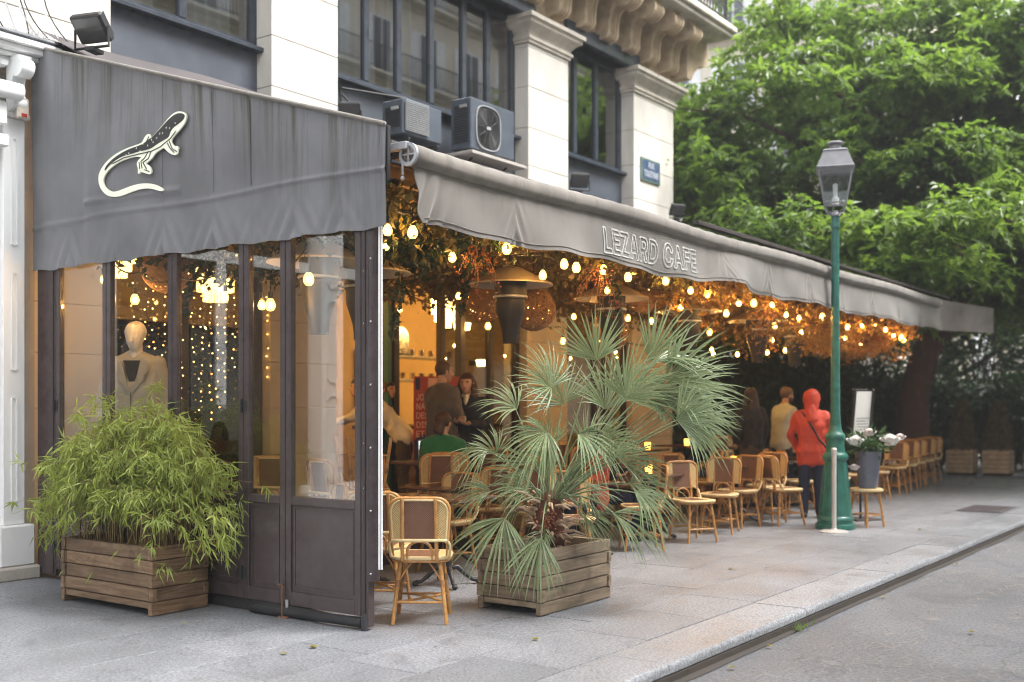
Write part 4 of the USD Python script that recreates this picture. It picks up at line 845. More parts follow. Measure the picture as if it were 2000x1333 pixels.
FR = [(5.57, 5.09, 2.70), (5.84, 5.1, 2.72), (7.1, 5.2, 2.76), (7.79, 5.10, 2.70), (7.98, 5.10, 2.69), (8.6, 5.2, 2.74), (9.15, 5.26, 2.73), (9.8, 5.2, 2.75), (10.35, 5.2, 2.70), (10.75, 5.2, 2.69), (11.55, 5.2, 2.66), (11.85, 5.15, 2.68), (12.5, 5.2, 2.70), (12.95, 5.2, 2.62), (13.5, 5.25, 2.62), (14.2, 5.2, 2.68), (15.2, 5.2, 2.60), (15.8, 5.2, 2.66), (16.2, 5.15, 2.70), (16.9, 5.2, 2.66), (17.3, 5.2, 2.60), (17.7, 5.2, 2.58), (18.0, 5.25, 2.55)]
ups = lambda B, h=.2: [(x + .05 * math.sin(i), y, z + h) for i, (x, y, z) in enumerate(B)]
for a, b, l in [(0, 3, 'string lights at the near corner of the open terrace front'), (3, 10, 'string lights along the awning edge below the cafe name'), (10, 16, 'string lights along the awning edge left of the lamp post'), (16, 23, 'string lights along the awning edge behind and right of the lamp post')]:
    string(ups(FR[a:b]), l, FR[a:b])
S2 = [(5.50, 8.28, 2.57), (5.71, 8.14, 2.41), (5.80, 7.75, 2.36), (5.64, 6.87, 2.35), (5.60, 6.40, 2.26), (5.56, 6.26, 2.25), (5.53, 5.82, 2.41)]
string(ups(S2, .24), 'string lights drooping just behind the glazed side screen', S2)
S3 = [(7.6, 7.2, 2.66), (8.6, 6.9, 2.60), (9.6, 6.9, 2.62), (10.9, 7.0, 2.55), (12.0, 6.9, 2.60), (13.2, 7.0, 2.34), (14.4, 6.9, 2.30), (15.5, 7.0, 2.28), (16.4, 6.9, 2.34), (17.4, 7.0, 2.42)]
string(ups(S3), 'string lights hung along the middle of the terrace', S3)
S4 = [(6.6, 7.8, 2.55), (7.6, 8.3, 2.66), (9.4, 8.4, 2.6), (11.2, 8.5, 2.52), (12.8, 8.4, 2.4), (14.4, 8.5, 2.32), (16.0, 8.4, 2.32), (17.6, 8.4, 2.4)]
string(ups(S4), 'string lights hung along the back of the terrace', S4)
S5 = [(6.0, 5.5, 2.68), (6.9, 5.6, 2.70), (8.2, 5.6, 2.68), (9.5, 5.7, 2.66), (11.1, 5.7, 2.60), (12.3, 5.7, 2.62), (13.8, 5.7, 2.56), (15.0, 5.8, 2.54), (16.5, 5.7, 2.52), (17.6, 5.8, 2.5)]
string(ups(S5), 'string lights half hidden in the leaves behind the awning edge', S5)

S6 = [(10.6, 6.35, 2.56), (11.7, 6.4, 2.52), (12.7, 6.35, 2.5), (13.4, 6.45, 2.48), (14.6, 6.4, 2.5), (15.4, 6.4, 2.47), (16.3, 6.45, 2.5), (17.2, 6.35, 2.46)]
string(ups(S6), 'string lights hung low between the front and middle table rows', S6)
def cloud(n, x0, x1, y0, y1, z0, z1, clump, seed, L, W):
    r = np.random.default_rng(seed); c = np.stack([r.uniform(x0, x1, clump), r.uniform(y0, y1, clump), r.uniform(z0, z1, clump)], 1)
    p = c[r.integers(0, clump, n)] + r.normal(size=(n, 3)) * [.15, .15, .08]
    p[:, 0] = np.maximum(p[:, 0], 5.50 + .1 * r.random(n)); p[:, 1] = np.maximum(p[:, 1], 4.95 + .12 * r.random(n)); p[:, 2] = np.minimum(p[:, 2], 3.05)
    for hx, hy in HEAT: k_ = (np.hypot(p[:, 0] - hx, p[:, 1] - hy) < .62) & (p[:, 2] < 3.0); p[k_, 2] = 3.0 + .08 * r.random(k_.sum())
    d = r.normal(size=(n, 3)) + [0, 0, -.5]; nn = r.normal(size=(n, 3))
    return leaves(p, d, nn, L * r.uniform(.6, 1.3, n), W * r.uniform(.6, 1.3, n))
MB().raw(*cloud(6000, 5.7, 13, 5.1, 6.6, 2.84, 3.05, 95, 11, .075, .05)).build('hanging_foliage', 'leaf_garland', None, label='dried leaf garlands hanging under the near half of the terrace roof', cat='garland', kind='stuff')
MB().raw(*cloud(7000, 10.5, 18.2, 5.1, 6.4, 2.68, 3.0, 110, 12, .085, .065)).build('hanging_autumn_leaves', 'leaf_autumn', None, label='orange leaf garlands glowing between the bulbs along the far awning edge', cat='garland', kind='stuff')
MB().raw(*cloud(8000, 5.7, 18.2, 6.5, 8.9, 2.80, 3.05, 150, 13, .08, .055)).build('hanging_dried_leaves', 'leaf_brown', None, label='brown dried leaf garlands over the back of the terrace', cat='garland', kind='stuff')
MB().raw(*cloud(3000, 5.7, 7.6, 5.2, 8.6, 2.76, 3.0, 45, 14, .07, .06)).build('hanging_ivy', 'leaf_ivy', None, label='dark ivy hanging behind the glazed side screen', cat='ivy', kind='stuff')
MB().raw(*cloud(2500, 13.2, 18.0, 5.0, 6.6, 2.3, 2.6, 40, 15, .06, .04)).build('hanging_berries_foliage', 'leaf_autumn', None, label='loose orange foliage drooping below the garlands at the far end', cat='garland', kind='stuff')
def trail(x, y, z, L, label, m_='leaf_ivy', seed=0):
    r = np.random.default_rng(seed); t = thing('ivy_trail', label, 'ivy', (x, y, z))
    q = np.linspace(0, 1, 12); P = np.stack([.06 * np.sin(q * 5), .05 * np.cos(q * 4) - .05, -L * q], 1); MB().tube(P, .004, 4).build('stem', 'twig', t)
    n = int(L * 90); i = r.random(n); b = np.stack([np.interp(i, q, P[:, k]) for k in range(3)], 1); MB().raw(*leaves(b, r.normal(size=(n, 3)) + [0, 0, -.5], r.normal(size=(n, 3)), .06, .05)).build('foliage', m_, t)
trail(6.1, 5.55, 2.85, .85, 'ivy trail hanging down inside the widest glazed leaf', seed=1)
trail(7.7, 6.2, 2.85, .55, 'ivy trail hanging left of the nearest heater', seed=2)
trail(9.4, 5.6, 2.8, .5, 'ivy trail hanging right of the woven ball', seed=3)
trail(5.8, 7.6, 2.8, .55, 'ivy trail hanging above the mannequin', seed=4)
def berries(x, y, z, label, seed, n=150):
    r = np.random.default_rng(seed); t = thing('berry_spray', label, 'berries', (x, y, z)); m = MB(); k = MB()
    for _ in range(14):
        e = r.normal(size=3) * [.16, .12, .12] - [0, 0, .22]; P = bez((0, 0, .1), e * .5 + [0, 0, .1], e, 8); k.tube(P, .003, 4)
        for _ in range(n // 14): m.ball(P[r.integers(2, 8)] + r.normal(size=3) * .03, .0095, 0)
    k.build('twig', 'twig', t); m.build('berry', 'berry', t, kind='stuff')
berries(7.1, 5.5, 2.78, 'orange berry spray under the awning near the open corner', 1); berries(8.75, 5.3, 2.72, 'red berry spray above the nearest heater', 2); berries(12.6, 5.3, 2.62, 'orange berry spray between bulbs below the awning fold', 3)
def tuft(x, y, z, s, label, seed):
    r = np.random.default_rng(seed); n = 700; d = r.normal(size=(n, 3)) * [1, 1, .6] + [0, 0, -.7]; d /= np.linalg.norm(d, axis=1)[:, None]
    t = thing('pampas_tuft', label, 'dried grass', (x, y, z)); MB().raw(*leaves(d * s * r.uniform(0, .6, n)[:, None], d + r.normal(size=(n, 3)) * .3, r.normal(size=(n, 3)), s * .6, .02)).build('plumes', 'pampas', t)
tuft(17.2, 5.5, 2.72, .42, 'golden pampas tuft under the far end of the awning', 1); tuft(16.6, 6.0, 2.66, .38, 'golden pampas tuft behind the lamp post', 2); tuft(17.8, 5.9, 2.6, .34, 'golden pampas tuft hanging lowest at the terrace end', 3)

# ================================================================== INSIDE THE CAFE
def chandelier(x, y, z, R, H, label):
    t = thing('glass_chandelier', label, 'chandelier', (x, y, z)); m = MB(); k = MB()
    for (r, za, zb) in [(R, 0, H * .55), (R * .75, -.0, H * .8), (R * .48, 0, H)]:
        n = int(2 * PI * r / .035)
        for i in range(n): a = i * 2 * PI / n; m.tube([(r * math.cos(a), r * math.sin(a), -za), (r * math.cos(a), r * math.sin(a), -zb)], .012, 6)
    m.build('glass_rods', 'rod_glow', t)
    k.lathe([(0, .04), (R + .02, .03), (R + .02, .0), (0, .0)], n=24); k.tube([(0, 0, .03), (0, 0, 4.38 - z)], .01, 6); k.build('ceiling_rod', 'zinc', t)
chandelier(12.15, 10.0, 3.06, .18, .44, 'tiered glass rod chandelier above the bar')
chandelier(8.35, 10.35, 3.30, .27, .58, 'large tiered glass rod chandelier seen through the left panes')
chandelier(6.95, 10.2, 3.22, .17, .36, 'small glass rod chandelier seen above the mannequin')
chandelier(15.0, 10.3, 3.0, .2, .42, 'tiered glass rod chandelier seen behind the palm tips')
for (x, y, z, l) in [(12.9, 9.5, 2.66, 'glowing wall light behind the glass right of the bar'), (14.6, 10.4, 2.2, 'glowing wall light deep inside behind the palm')]:
    t = thing('wall_light', l, 'wall lamp', (x - .35 if x > 10 else x, y + .5, z)); m = MB(); m.lathe([(0, -.05), (.11, -.05), (.13, .05), (0, .05)], n=16); m.build('shade', 'sconce_glow', t); MB().box(-.02, .05, -.04, .02, .3, .04).build('arm', 'black_metal', t)
fc = thing('fairy_light_curtain', 'curtain of tiny warm lights hanging in the window behind the mannequin', 'fairy lights', (6.5, 9.25, 0)); m = MB(); k = MB()
for i in range(16):
    x = .11 * i + rng.normal(0, .015); L = rng.uniform(.6, 1.4); k.tube([(x, .02, 2.9), (x + .02, 0, 2.75 - L)], .0015, 3)
    for z in np.arange(2.75 - L, 2.75, .095): m.ball((x + rng.normal(0, .012), rng.normal(0, .012), z + rng.normal(0, .02)), .007, 0)
m.build('tiny_bulb', 'fairy_glow', fc, kind='stuff'); k.build('wire', 'black_rubber', fc)
for x, z in [(9.6, 11.3), (6.9, 10.9)]: pass
bar = thing('bar_counter', 'cafe bar with marble front and glass shelves behind the dark post', 'bar', (11.9, 10.3, .15))
MB().box(-.6, 0, 0, 1.9, .6, 1.02, .01).build('counter', 'marble', bar); MB().box(-.66, -.06, 1.021, 1.96, .66, 1.07, .008).build('counter_top', 'dark_brown', bar)
for z in (1.70, 2.04): MB().box(-.5, .05, z, 1.3, .5, z + .025, .003).build('shelf', 'steel', bar)
m = MB()
for x in (-.5, 1.28): m.box(x, .25, 1.0701, x + .02, .27, 2.06)
m.build('shelf_post', 'steel', bar)
for z in (1.726, 2.066):
    for i in range(16):
        gt = thing('tumbler', 'glass tumblers in rows on the shelves over the bar', 'glass', (11.52 + i * .105, 10.42 + .12 * (i % 2), .15 + z), 0, 'tumblers on the bar shelves')
        MB().lathe([(0, .004), (.03, .004), (.036, .10), (.033, .10), (.027, .012), (0, .012)], n=10).build('bowl', 'tumbler', gt, smooth=40)
cm = thing('coffee_machine', 'pale domed coffee machine on the bar shelf', 'coffee machine', (11.75, 10.62, 2.25)); m = MB(); c = Polygon([(-.16, 0), (.16, 0), (.16, .16)] + [(.16 * math.cos(a), .22 + .16 * math.sin(a)) for a in np.linspace(0, PI, 10)]); m.prism(c, .3, ((0, -.15, 0), (1, 0, 0), (0, 0, 1), (0, 1, 0))); m.build('casing', 'steel', cm); MB().box(-.2, -.2, -.03, .2, .2, -.0005, .004).build('base', 'black_metal', cm)
po = thing('poster_stand', 'red and navy poster stand with white words behind the man in grey', 'poster', (10.66, 8.9, .15), -.45)
MB().box(-.32, -.01, .55, .36, .01, 1.72, .003).build('board', 'poster_red', po)
for i, tx in enumerate(['JOURN', 'NATIO', 'DES', 'DIS', 'ET']): place_text(tx, .075, po, 'lettering', 'poster_pink', (-.29 + .028 * len(tx), -.0108, 1.42 - i * .115), (1, 0, 0), (0, 0, 1), .056 * len(tx))
m = MB(); m.prism(Polygon([(-.32, .55), (.36, .55), (.36, .75), (.2, .98), (0, .9), (-.2, 1.0), (-.32, .92)]), .002, ((0, -.0105, 0), (1, 0, 0), (0, 0, 1), (0, -1, 0))); m.box(-.3, -.0125, 1.55, -.24, -.0105, 1.70); m.box(.2, -.0125, 1.0, .34, -.0105, 1.6); m.build('printed_shapes', 'poster_navy', po, kind='stuff')
m = MB()
for (x, z, r) in [(-.1, .7, .05), (.02, .66, .035), (-.2, .8, .03), (.1, .75, .04)]: m.prism(Point(x, z).buffer(r), .002, ((0, -.0127, 0), (1, 0, 0), (0, 0, 1), (0, -1, 0)))
m.box(-.13, -.0125, 1.58, .0, -.0105, 1.70); m.build('printed_pale_shapes', 'poster_pink', po, kind='stuff')
MB().box(-.2, -.15, 0, .2, .15, .02).build('foot', 'black_metal', po); MB().box(-.02, -.009, .02, .02, .009, .549).build('pole', 'black_metal', po)
pf = thing('picture_frame', 'framed picture on the back wall of the cafe', 'picture', (12.9, 12.17, 1.9)); MB().box(-.35, -.03, -.5, .35, -.001, .5, .01).build('frame', 'dark_brown', pf); MB().box(-.3, -.035, -.45, .3, -.0305, .45).build('canvas', 'poster_red', pf)

# ================================================================== CHAIRS AND TABLES
def rrect(hw, hh0, hh1, r, n=6, r2=None):
    """rounded rectangle path (u, w), from bottom-left upward round to bottom-right"""
    P = [(-hw * .93, hh0)]
    P += [(-hw + r - r * math.cos(a), hh1 - r + r * math.sin(a)) for a in np.linspace(0, PI / 2, n)]
    P += [(hw - r + r * math.sin(a), hh1 - r + r * math.cos(a)) for a in np.linspace(0, PI / 2, n)]
    return P + [(hw * .93, hh0)]
def by(z): return -.195 - .16 * max(z - .46, 0) ** 1.0 * .62          # the back leans away
def make_chair(label, loc, rz, loops):
    t = thing('bistro_chair', label, 'chair', loc, rz, 'rattan bistro chairs')
    hw, z0, z1 = .205, .585, .87
    cv = lambda x: .02 * (1 - (x / hw) ** 2)
    def panel(a, b, name, m_):
        def fn(u, w):
            x = a + (b - a) * u; zt = z1 - .012 - .075 * np.clip((np.abs(x) - .125) / .08, 0, 1) ** 2; zb = z0 + .0 * x; z = zb + (zt - zb) * w
            return x, -.195 - .099 * (z - .46) - cv(x), z
        v, f = sheet(fn, 7, 9); MB().raw(*thick(v, f, (0, .006, 0))).build(name, m_, t)
    panel(-.115, .115, 'backrest', 'weave_brown'); panel(-.197, -.115, 'backrest_side', 'weave_cream'); panel(.115, .197, 'backrest_side', 'weave_cream')
    P = rrect(hw, z0 - .01, z1, .085); m = MB(); m.tube([(x, -.195 - .099 * (z - .46) - cv(x), z) for x, z in P], .0135, 8); m.build('back_frame', 'rattan', t, smooth=True)
    m = MB(); m.tube([(x * .945, -.195 - .099 * (z - .46) - cv(x) - .008, z - .012) for x, z in P], .008, 6); m.build('back_binding', 'rattan_cream', t, smooth=True)
    m = MB(); xs = np.linspace(-.19, .19, 9); m.tube([(x, -.205 - .012 - cv(x), z0 - .004) for x in xs], .012, 7); m.build('back_rail', 'rattan_cream', t, smooth=True)
    for s in (-1, 1): MB().tube([(s * .118, -.20, .44), (s * .116, -.222, .60), (s * .113, -.262, .865)], .0135, 8).build('back_post', 'rattan', t, smooth=True)
    m = MB(); m.tube([(-.085, -.195, .44), (-.085, -.2, .50)] + [(-.085 * math.cos(a), -.205, .50 + .072 * math.sin(a)) for a in np.linspace(0.1, PI - .1, 11)] + [(.085, -.2, .50), (.085, -.195, .44)], .010, 7); m.build('back_arch', 'rattan', t, smooth=True)
    # seat
    sq = [(.20 * np.sign(c) * abs(c) ** .5 * (1 + .05 * s), .19 * np.sign(s) * abs(s) ** .5) for c, s in ((math.cos(q), math.sin(q)) for q in np.linspace(0, 2 * PI, 40)[:-1])]
    sp = Polygon(sq); cen = Polygon([(-.115, -.3), (.115, -.3), (.115, .3), (-.115, .3)])
    fr = lambda z: ((0, 0, z), (1, 0, 0), (0, 1, 0), (0, 0, 1))
    MB().prism(sp.intersection(cen), .018, fr(.447)).build('seat', 'weave_brown', t)
    q = sp.difference(cen.buffer(.0005))
    for g in q.geoms: MB().prism(g, .018, fr(.447)).build('seat_side', 'weave_cream', t)
    ring = [(x * 1.01, y * 1.01, .453) for x, y in sq] + [(sq[0][0] * 1.01, sq[0][1] * 1.01, .453)]
    MB().tube(ring, .015, 7, False).build('seat_edge', 'rattan_cream', t, smooth=True)
    MB().tube([(x, y, .432) for x, y, _ in [(a * .99, b * .99, 0) for a, b, _ in ring]], .011, 6, False).build('seat_hoop', 'rattan', t, smooth=True)
    if loops:
        for s in (-1, 1):
            m = MB(); m.tube([(s * .15, -.208, z0), (s * .195, -.212, .575), (s * .208, -.20, .545), (s * .207, -.17, .50), (s * .20, -.14, .458)], .010, 6); m.build('side_loop', 'rattan_cream', t, smooth=True)
            m = MB(); m.tube([(s * .19, -.206, .575), (s * .186, -.19, .53), (s * .183, -.16, .47)], .008, 6); m.build('side_brace', 'rattan', t, smooth=True)
    for sx in (-1, 1):
        for sy in (-1, 1):
            a = np.array([sx * .135, sy * .145, .44]); b = np.array([sx * .185, sy * .20, 0]); L = lambda z: b + (a - b) * z / .44
            leg = MB().tube([b, L(.15), L(.3), a], [.0145, .0145, .015, .0155], 8).build('leg', 'rattan', t, smooth=True)
            k = MB(); k.tube([L(.255), L(.30)], .0185, 8); k.build('binding', 'rattan_dark' , leg)
            for e in ((-sx * .085, 0), (0, -sy * .085)): MB().tube(bez(L(.27), L(.36) + [e[0] * .35, e[1] * .35, 0], (a[0] + e[0], a[1] + e[1], .432), 6), .0075, 5).build('brace', 'rattan', t, smooth=True)
    for sx in (-1, 1):
        f_ = lambda sx, sy: np.array([sx * .185, sy * .2, 0]) + (np.array([sx * .135, sy * .145, .44]) - np.array([sx * .185, sy * .2, 0])) * .15 / .44
        MB().tube(bez(f_(sx, -1), (0, 0, .165 + .02 * sx), f_(-sx, 1), 8), .0095, 6).build('stretcher', 'rattan', t, smooth=True)
        MB().tube([f_(-1, sx), f_(1, sx)], .009, 6).build('stretcher', 'rattan', t, smooth=True)
    return t
CA = math.radians(-54.1)                            # chair turned so that its back faces the camera: forward (local +y) = view direction
c0 = make_chair('rattan chair standing alone at the near corner with its back to us', (5.86, 5.03, 0), CA, True)
c1 = make_chair('rattan chair right of the palm facing the street, wide cream sides', (11.95, 5.62, 0), CA + 2.75, False)
def dg(a): return math.radians(a)
LOOPS = [(11.3, 6.65, -30, 'brown backed rattan chair seen just right of the palm trunk line'), (11.0, 5.5, 150, 'rattan chair half hidden by the drooping right fronds'), (12.5, 6.75, 170, 'rattan chair on the far side of the first candle table'), (13.9, 6.75, 60, 'rattan chair on the far side of the second candle table'), (14.9, 6.55, 15, 'rattan chair below the pale shirt'), (12.9, 8.0, -20, 'rattan chair in the back row behind the middle table'), (14.2, 8.2, 30, 'rattan chair in the back row left of the pale shirt'), (13.2, 5.35, -120, 'rattan chair at the pavement side between the front chairs'), (11.6, 7.9, 0, 'rattan chair in the back row seen under the palm crown'), (15.6, 5.55, 170, 'rattan chair right behind the red coat and the lamp'), (9.0, 6.2, 120, 'rattan chair between the two front tables'), (10.6, 7.0, 10, 'rattan chair seen through the palm stalks'), (8.08, 7.32, -170, 'rattan chair seen from the side just behind the white zip'), (8.45, 7.12, -30, 'brown backed rattan chair left of the front table'), (8.98, 6.85, -20, 'brown backed rattan chair behind the dark table tops'),
 (7.75, 6.35, 95, 'rattan chair at the left end of the front tables'), (9.35, 7.95, -10, 'rattan chair left of the person in green'), (8.80, 7.2, -50, 'rattan chair the person in green sits on'), (9.55, 7.35, 60, 'rattan chair right of the person in green'), (10.0, 7.6, -60, 'rattan chair below the woman in navy'), (10.05, 5.62, 40, 'rattan chair behind the right side of the palm planter'), (8.6, 5.55, 130, 'rattan chair hidden behind the left palm fronds'),
 (12.65, 5.70, 80, 'rattan chair close behind the chair right of the palm'), (13.6, 5.75, 90, 'rattan chair facing left between two front tables'), (14.75, 5.75, -140, 'rattan chair left of the red coat'), (16.6, 5.65, -140, 'rattan chair between the lamp post and the flower pot'), (13.0, 6.95, -35, 'brown backed rattan chair behind the candle lit table'), (12.2, 7.3, 35, 'rattan chair behind the palm tips at the left of the candle table'), (14.2, 6.8, 0, 'rattan chair in the middle row below the dark haired person'), (15.0, 7.4, 20, 'rattan chair in the middle row beside the man in the pale shirt'), (15.9, 7.6, -30, 'rattan chair at the back table left of the man in the pale shirt'), (16.9, 7.2, 40, 'rattan chair behind the red coat'), (17.3, 7.9, 0, 'rattan chair in the far back corner of the terrace'),
 (17.5, 5.55, -150, 'rattan chair just right of the flower pot'), (18.9, 5.7, 90, 'first rattan chair of the far row past the flower pot'), (19.9, 5.8, 90, 'second rattan chair of the far row past the flower pot'), (20.8, 5.9, 95, 'third rattan chair of the far row past the flower pot'), (21.7, 6.0, 85, 'fourth rattan chair of the far row past the flower pot'), (22.6, 6.1, 90, 'last rattan chair of the far row by the brown trunk'),
 (6.05, 6.35, 60, 'rattan chair low behind the narrow glazed leaf'), (6.05, 5.6, -60, 'rattan chair at the right edge of the widest glazed leaf'), (7.05, 7.0, -100, 'rattan chair behind the table seen through the widest leaf'), (7.2, 8.0, -60, 'rattan chair deep behind the glass near the pier')]
for i, (x, y, a, l) in enumerate(LOOPS): dup(c0 if i % 3 or x < 11 else c1, 'bistro_chair', l, (x, y, 0 if y < 7.0 or x > 17.2 else .15), dg(a))
# a chair put up on a table, seen through the glass
up = dup(c0, 'bistro_chair', 'rattan chair turned up on the table behind the glass', (6.75, 6.5, 1.19), dg(150)); up.GetReferences()
x = UsdGeom.Xformable(up); x.AddRotateXOp().Set(180.0)
up.GetAttribute('xformOp:translate').Set(Gf.Vec3d(6.75, 6.45, 1.235))

def make_table(label, loc, rz):
    t = thing('cafe_table', label, 'table', loc, rz, 'dark wooden cafe tables')
    MB().box(-.30, -.30, .715, .30, .30, .742, .006).build('table_top', 'table_wood', t)
    MB().box(-.304, -.304, .722, -.3005, .304, .735).build('edge_band', 'rust', t)
    m = MB(); m.lathe([(0, .714), (.13, .714), (.13, .70), (.03, .69), (.03, .60), (.042, .56), (.03, .5), (.026, .3), (.04, .24), (.05, .2), (.035, .15), (.05, .12), (.05, .09), (0, .09)], n=14); m.build('pedestal', 'iron', t, smooth=40)
    for i in range(4):
        a = PI / 4 + i * PI / 2; c, s = math.cos(a), math.sin(a)
        m = MB(); m.tube([(c * r, s * r, z) for r, z in [(.03, .14), (.09, .15), (.16, .085), (.22, .04), (.265, .035)]], [.02, .024, .019, .016, .02], 8); m.ball((c * .27, s * .27, .022), (.026, .026, .021)); m.build('foot', 'iron', t, smooth=True)
    return t
t0 = make_table('front dark wooden table next to the lone rattan chair', (7.1, 5.82, 0), dg(8))
TAB = [(8.05, 6.62, 'dark wooden table behind the front table'), (9.15, 7.9, 'table of the person in green with the laptop'), (9.3, 5.85, 'dark table hidden behind the palm'), (10.9, 5.95, 'dark table right of the palm crown'), (13.15, 5.95, 'candle lit table behind the chair right of the palm'), (14.35, 5.95, 'candle lit table left of the red coat'), (13.6, 7.6, 'table in the middle row behind the candle tables'), (15.9, 6.0, 'dark table behind the lamp post'), (15.4, 7.9, 'table in the back row near the man in the pale shirt'), (6.65, 6.45, 'dark table carrying the upturned chair behind the glass'), (17.0, 8.2, 'table in the far back corner'), (11.9, 6.6, 'dark table right of the palm in the middle row'), (12.3, 8.3, 'table in the back row under the palm crown'), (14.9, 7.1, 'table in front of the pale shirted man')]
for x, y, l in TAB: dup(t0, 'cafe_table', l, (x, y, 0 if y < 7 else .15), dg(rng.normal(0, 4)))
def candle(x, y, z, label):
    t = thing('candle_holder', label, 'candle', (x, y, z)); MB().lathe([(0, 0), (.036, 0), (.044, .09), (.04, .09), (.034, .01), (0, .01)], n=14).build('glass_cup', 'candle_glow', t, smooth=40); MB().lathe([(0, .011), (.02, .011), (.02, .05), (0, .05)], n=10).build('wax', 'petal_white', t)
for x, y, z, l in [(12.95, 5.9, .743, 'lit amber candle cup nearest the chair right of the palm'), (13.4, 6.1, .743, 'second lit amber candle cup on the same table'), (14.3, 5.85, .743, 'lit amber candle cup left of the red coat'), (13.6, 7.5, .893, 'lit amber candle cup on the middle row table'), (15.4, 7.8, .893, 'lit amber candle cup on the back row table'), (10.9, 6.0, .743, 'lit amber candle cup behind the palm'), (15.9, 5.95, .743, 'lit amber candle cup behind the red coat')]: candle(x, y, z, l)
lp = thing('laptop', 'open silver laptop on the table of the person in green', 'laptop', (9.25, 7.75, .893), -.75)
MB().box(-.17, -.12, 0, .17, .12, .014, .004).build('keyboard', 'laptop_grey', lp); m = MB(); m.obox((0, .155, .115), (.34, .008, .23), 0, .003, -.3); m.build('lid', 'laptop_grey', lp)
m = MB(); m.obox((0, .1495, .114), (.32, .002, .205), 0, 0, -.3); m.build('screen', 'laptop_screen', lp)

# ================================================================== PLANTERS
def planter(name, x0, x1, y0, y1, n, H, label, tones):
    t = thing(name, label, 'planter'); h = H / n; th = .045
    for i in range(n):
        za, zb = .005 + i * h, .005 + (i + 1) * h - .006; j = lambda: rng.normal(0, .002)
        fx = .0 if i % 2 else -.012; fy = -.012 if i % 2 else 0
        lift = .045 if i == 0 else 0
        for yy_, s in ((y0, 1), (y1 - th, 1)):
            MB().box(x0 - .012 * (i % 2 == 0), yy_ + j(), za + (lift if True and i == 0 and name.endswith('box') and False else 0), x1 + .012 * (i % 2 == 0), yy_ + th, zb, .004).build('plank', tones[0], t)
        for xx_ in (x0, x1 - th):
            MB().box(xx_ + j(), y0 + th + .001 - (.0 if i % 2 == 0 else 0), za + lift, xx_ + th, y1 - th - .001, zb, .004).build('plank', tones[1], t)
        for (xx_, yy_) in ((x0, y0), (x1, y0), (x0, y1), (x1, y1)):
            if i % 2: MB().box(xx_ - .012 if xx_ == x0 else xx_ - th + .012, yy_ - .010 if yy_ == y0 else yy_ - th + .01, za, xx_ + th - .012 if xx_ == x0 else xx_ + .012, yy_ + th - .01 if yy_ == y0 else yy_ + .010, zb, .005).build('plank_end', tones[1], t)
    MB().box(x0 + th, y0 + th, .06, x1 - th, y1 - th, H - .07).build('soil', 'soil', t)
    return t
planter('planter_box', 4.80, 5.27, 6.63, 7.76, 5, .49, 'weathered wooden plank planter holding the bamboo at the left', ('plank_x', 'plank_y'))
planter('planter_box', 6.43, 7.37, 4.40, 4.97, 5, .46, 'weathered wooden plank planter holding the fan palm', ('plank_x_grey', 'plank_y_grey'))
# bamboo
bb = thing('bamboo_plant', 'bushy yellow green bamboo spilling over its wooden planter', 'bamboo', (5.0, 7.12, .42))
r = np.random.default_rng(21); k = MB(); LP, LD = [], []
for i in range(185):
    b = np.array([r.uniform(-.17, .2), r.uniform(-.5, .5), 0]); az = r.uniform(0, 2 * PI); out = r.uniform(.05, 1) ** .7
    reach = np.array([.50 * out * math.cos(az), .99 * out * math.sin(az), 0]) * r.uniform(.85, 1.18)
    h = 1.08 * math.sqrt(max(1 - (out * .93) ** 2, .0)) * r.uniform(.68, .98) + .10 * r.random()
    if i % 15 == 0: h += .2
    tip = b * .6 + reach + [0, 0, h - .12 * out]; mid = b + reach * .25 + [0, 0, h * .9 + .1]
    if b[0] + reach[0] > .24: tip[0] = min(tip[0], .26); mid[0] = min(mid[0], .22)
    P = bez(b, mid, tip, 9); k.tube(P, np.linspace(.0045, .0012, 9), 5)
    for q in range(r.integers(8, 13)):
        s = r.uniform(.28, 1.0); p0 = np.array([np.interp(s, np.linspace(0, 1, 9), P[:, c]) for c in range(3)])
        d = r.normal(size=3) * [.8, 1.0, .3]; d /= np.linalg.norm(d); tw = p0 + d * r.uniform(.05, .17) + [0, 0, -.01]; k.tube([p0, (p0 + tw) / 2 + [0, 0, .015], tw], .0011, 3)
        for w in range(r.integers(7, 12)):
            LP.append(p0 + (tw - p0) * r.uniform(.3, 1)); LD.append(d * .55 + r.normal(size=3) * .55 + [0, 0, -.62])
    if out > .75:
        for q in range(4): pass
for q in range(330):                                  # drooping outer sprays
    az = r.uniform(0, 2 * PI); rad = r.uniform(.75, 1.05); z = r.uniform(.05, .95) if r.random() < .9 else -.05
    sc = math.sqrt(max(1 - (max(z, 0) / 1.15) ** 2, .05)) * (1 - .35 * max(0, .25 - z))
    p0 = np.array([.46 * rad * sc * math.cos(az), .92 * rad * sc * math.sin(az), z])
    if p0[0] > .28: p0[0] = .28 * r.random()
    d = np.array([math.cos(az) * .5, math.sin(az) * .5, -.5]); tw = p0 + d * .16; k.tube([p0 - d * [.15, .15, -.1], p0, tw], .0012, 3)
    for w in range(r.integers(7, 12)): LP.append(p0 + (tw - p0) * r.uniform(-.3, 1)); LD.append(d * .6 + r.normal(size=3) * .4 + [0, 0, -.3])
LP, LD = np.array(LP), np.array(LD); keep = (LP[:, 0] < .30) & ((LP[:, 2] > .17 + .12 * r.random(len(LP))) | ((np.abs(LP[:, 1]) > .55) & (LP[:, 2] > -.06)) | (r.random(len(LP)) < .05)); LP, LD = LP[keep], LD[keep]; LD[:, 0] = np.where((LP[:, 0] > .22) & (LD[:, 0] > 0), -.2, LD[:, 0])
LP[:, 1] *= 1.10; n = len(LP)
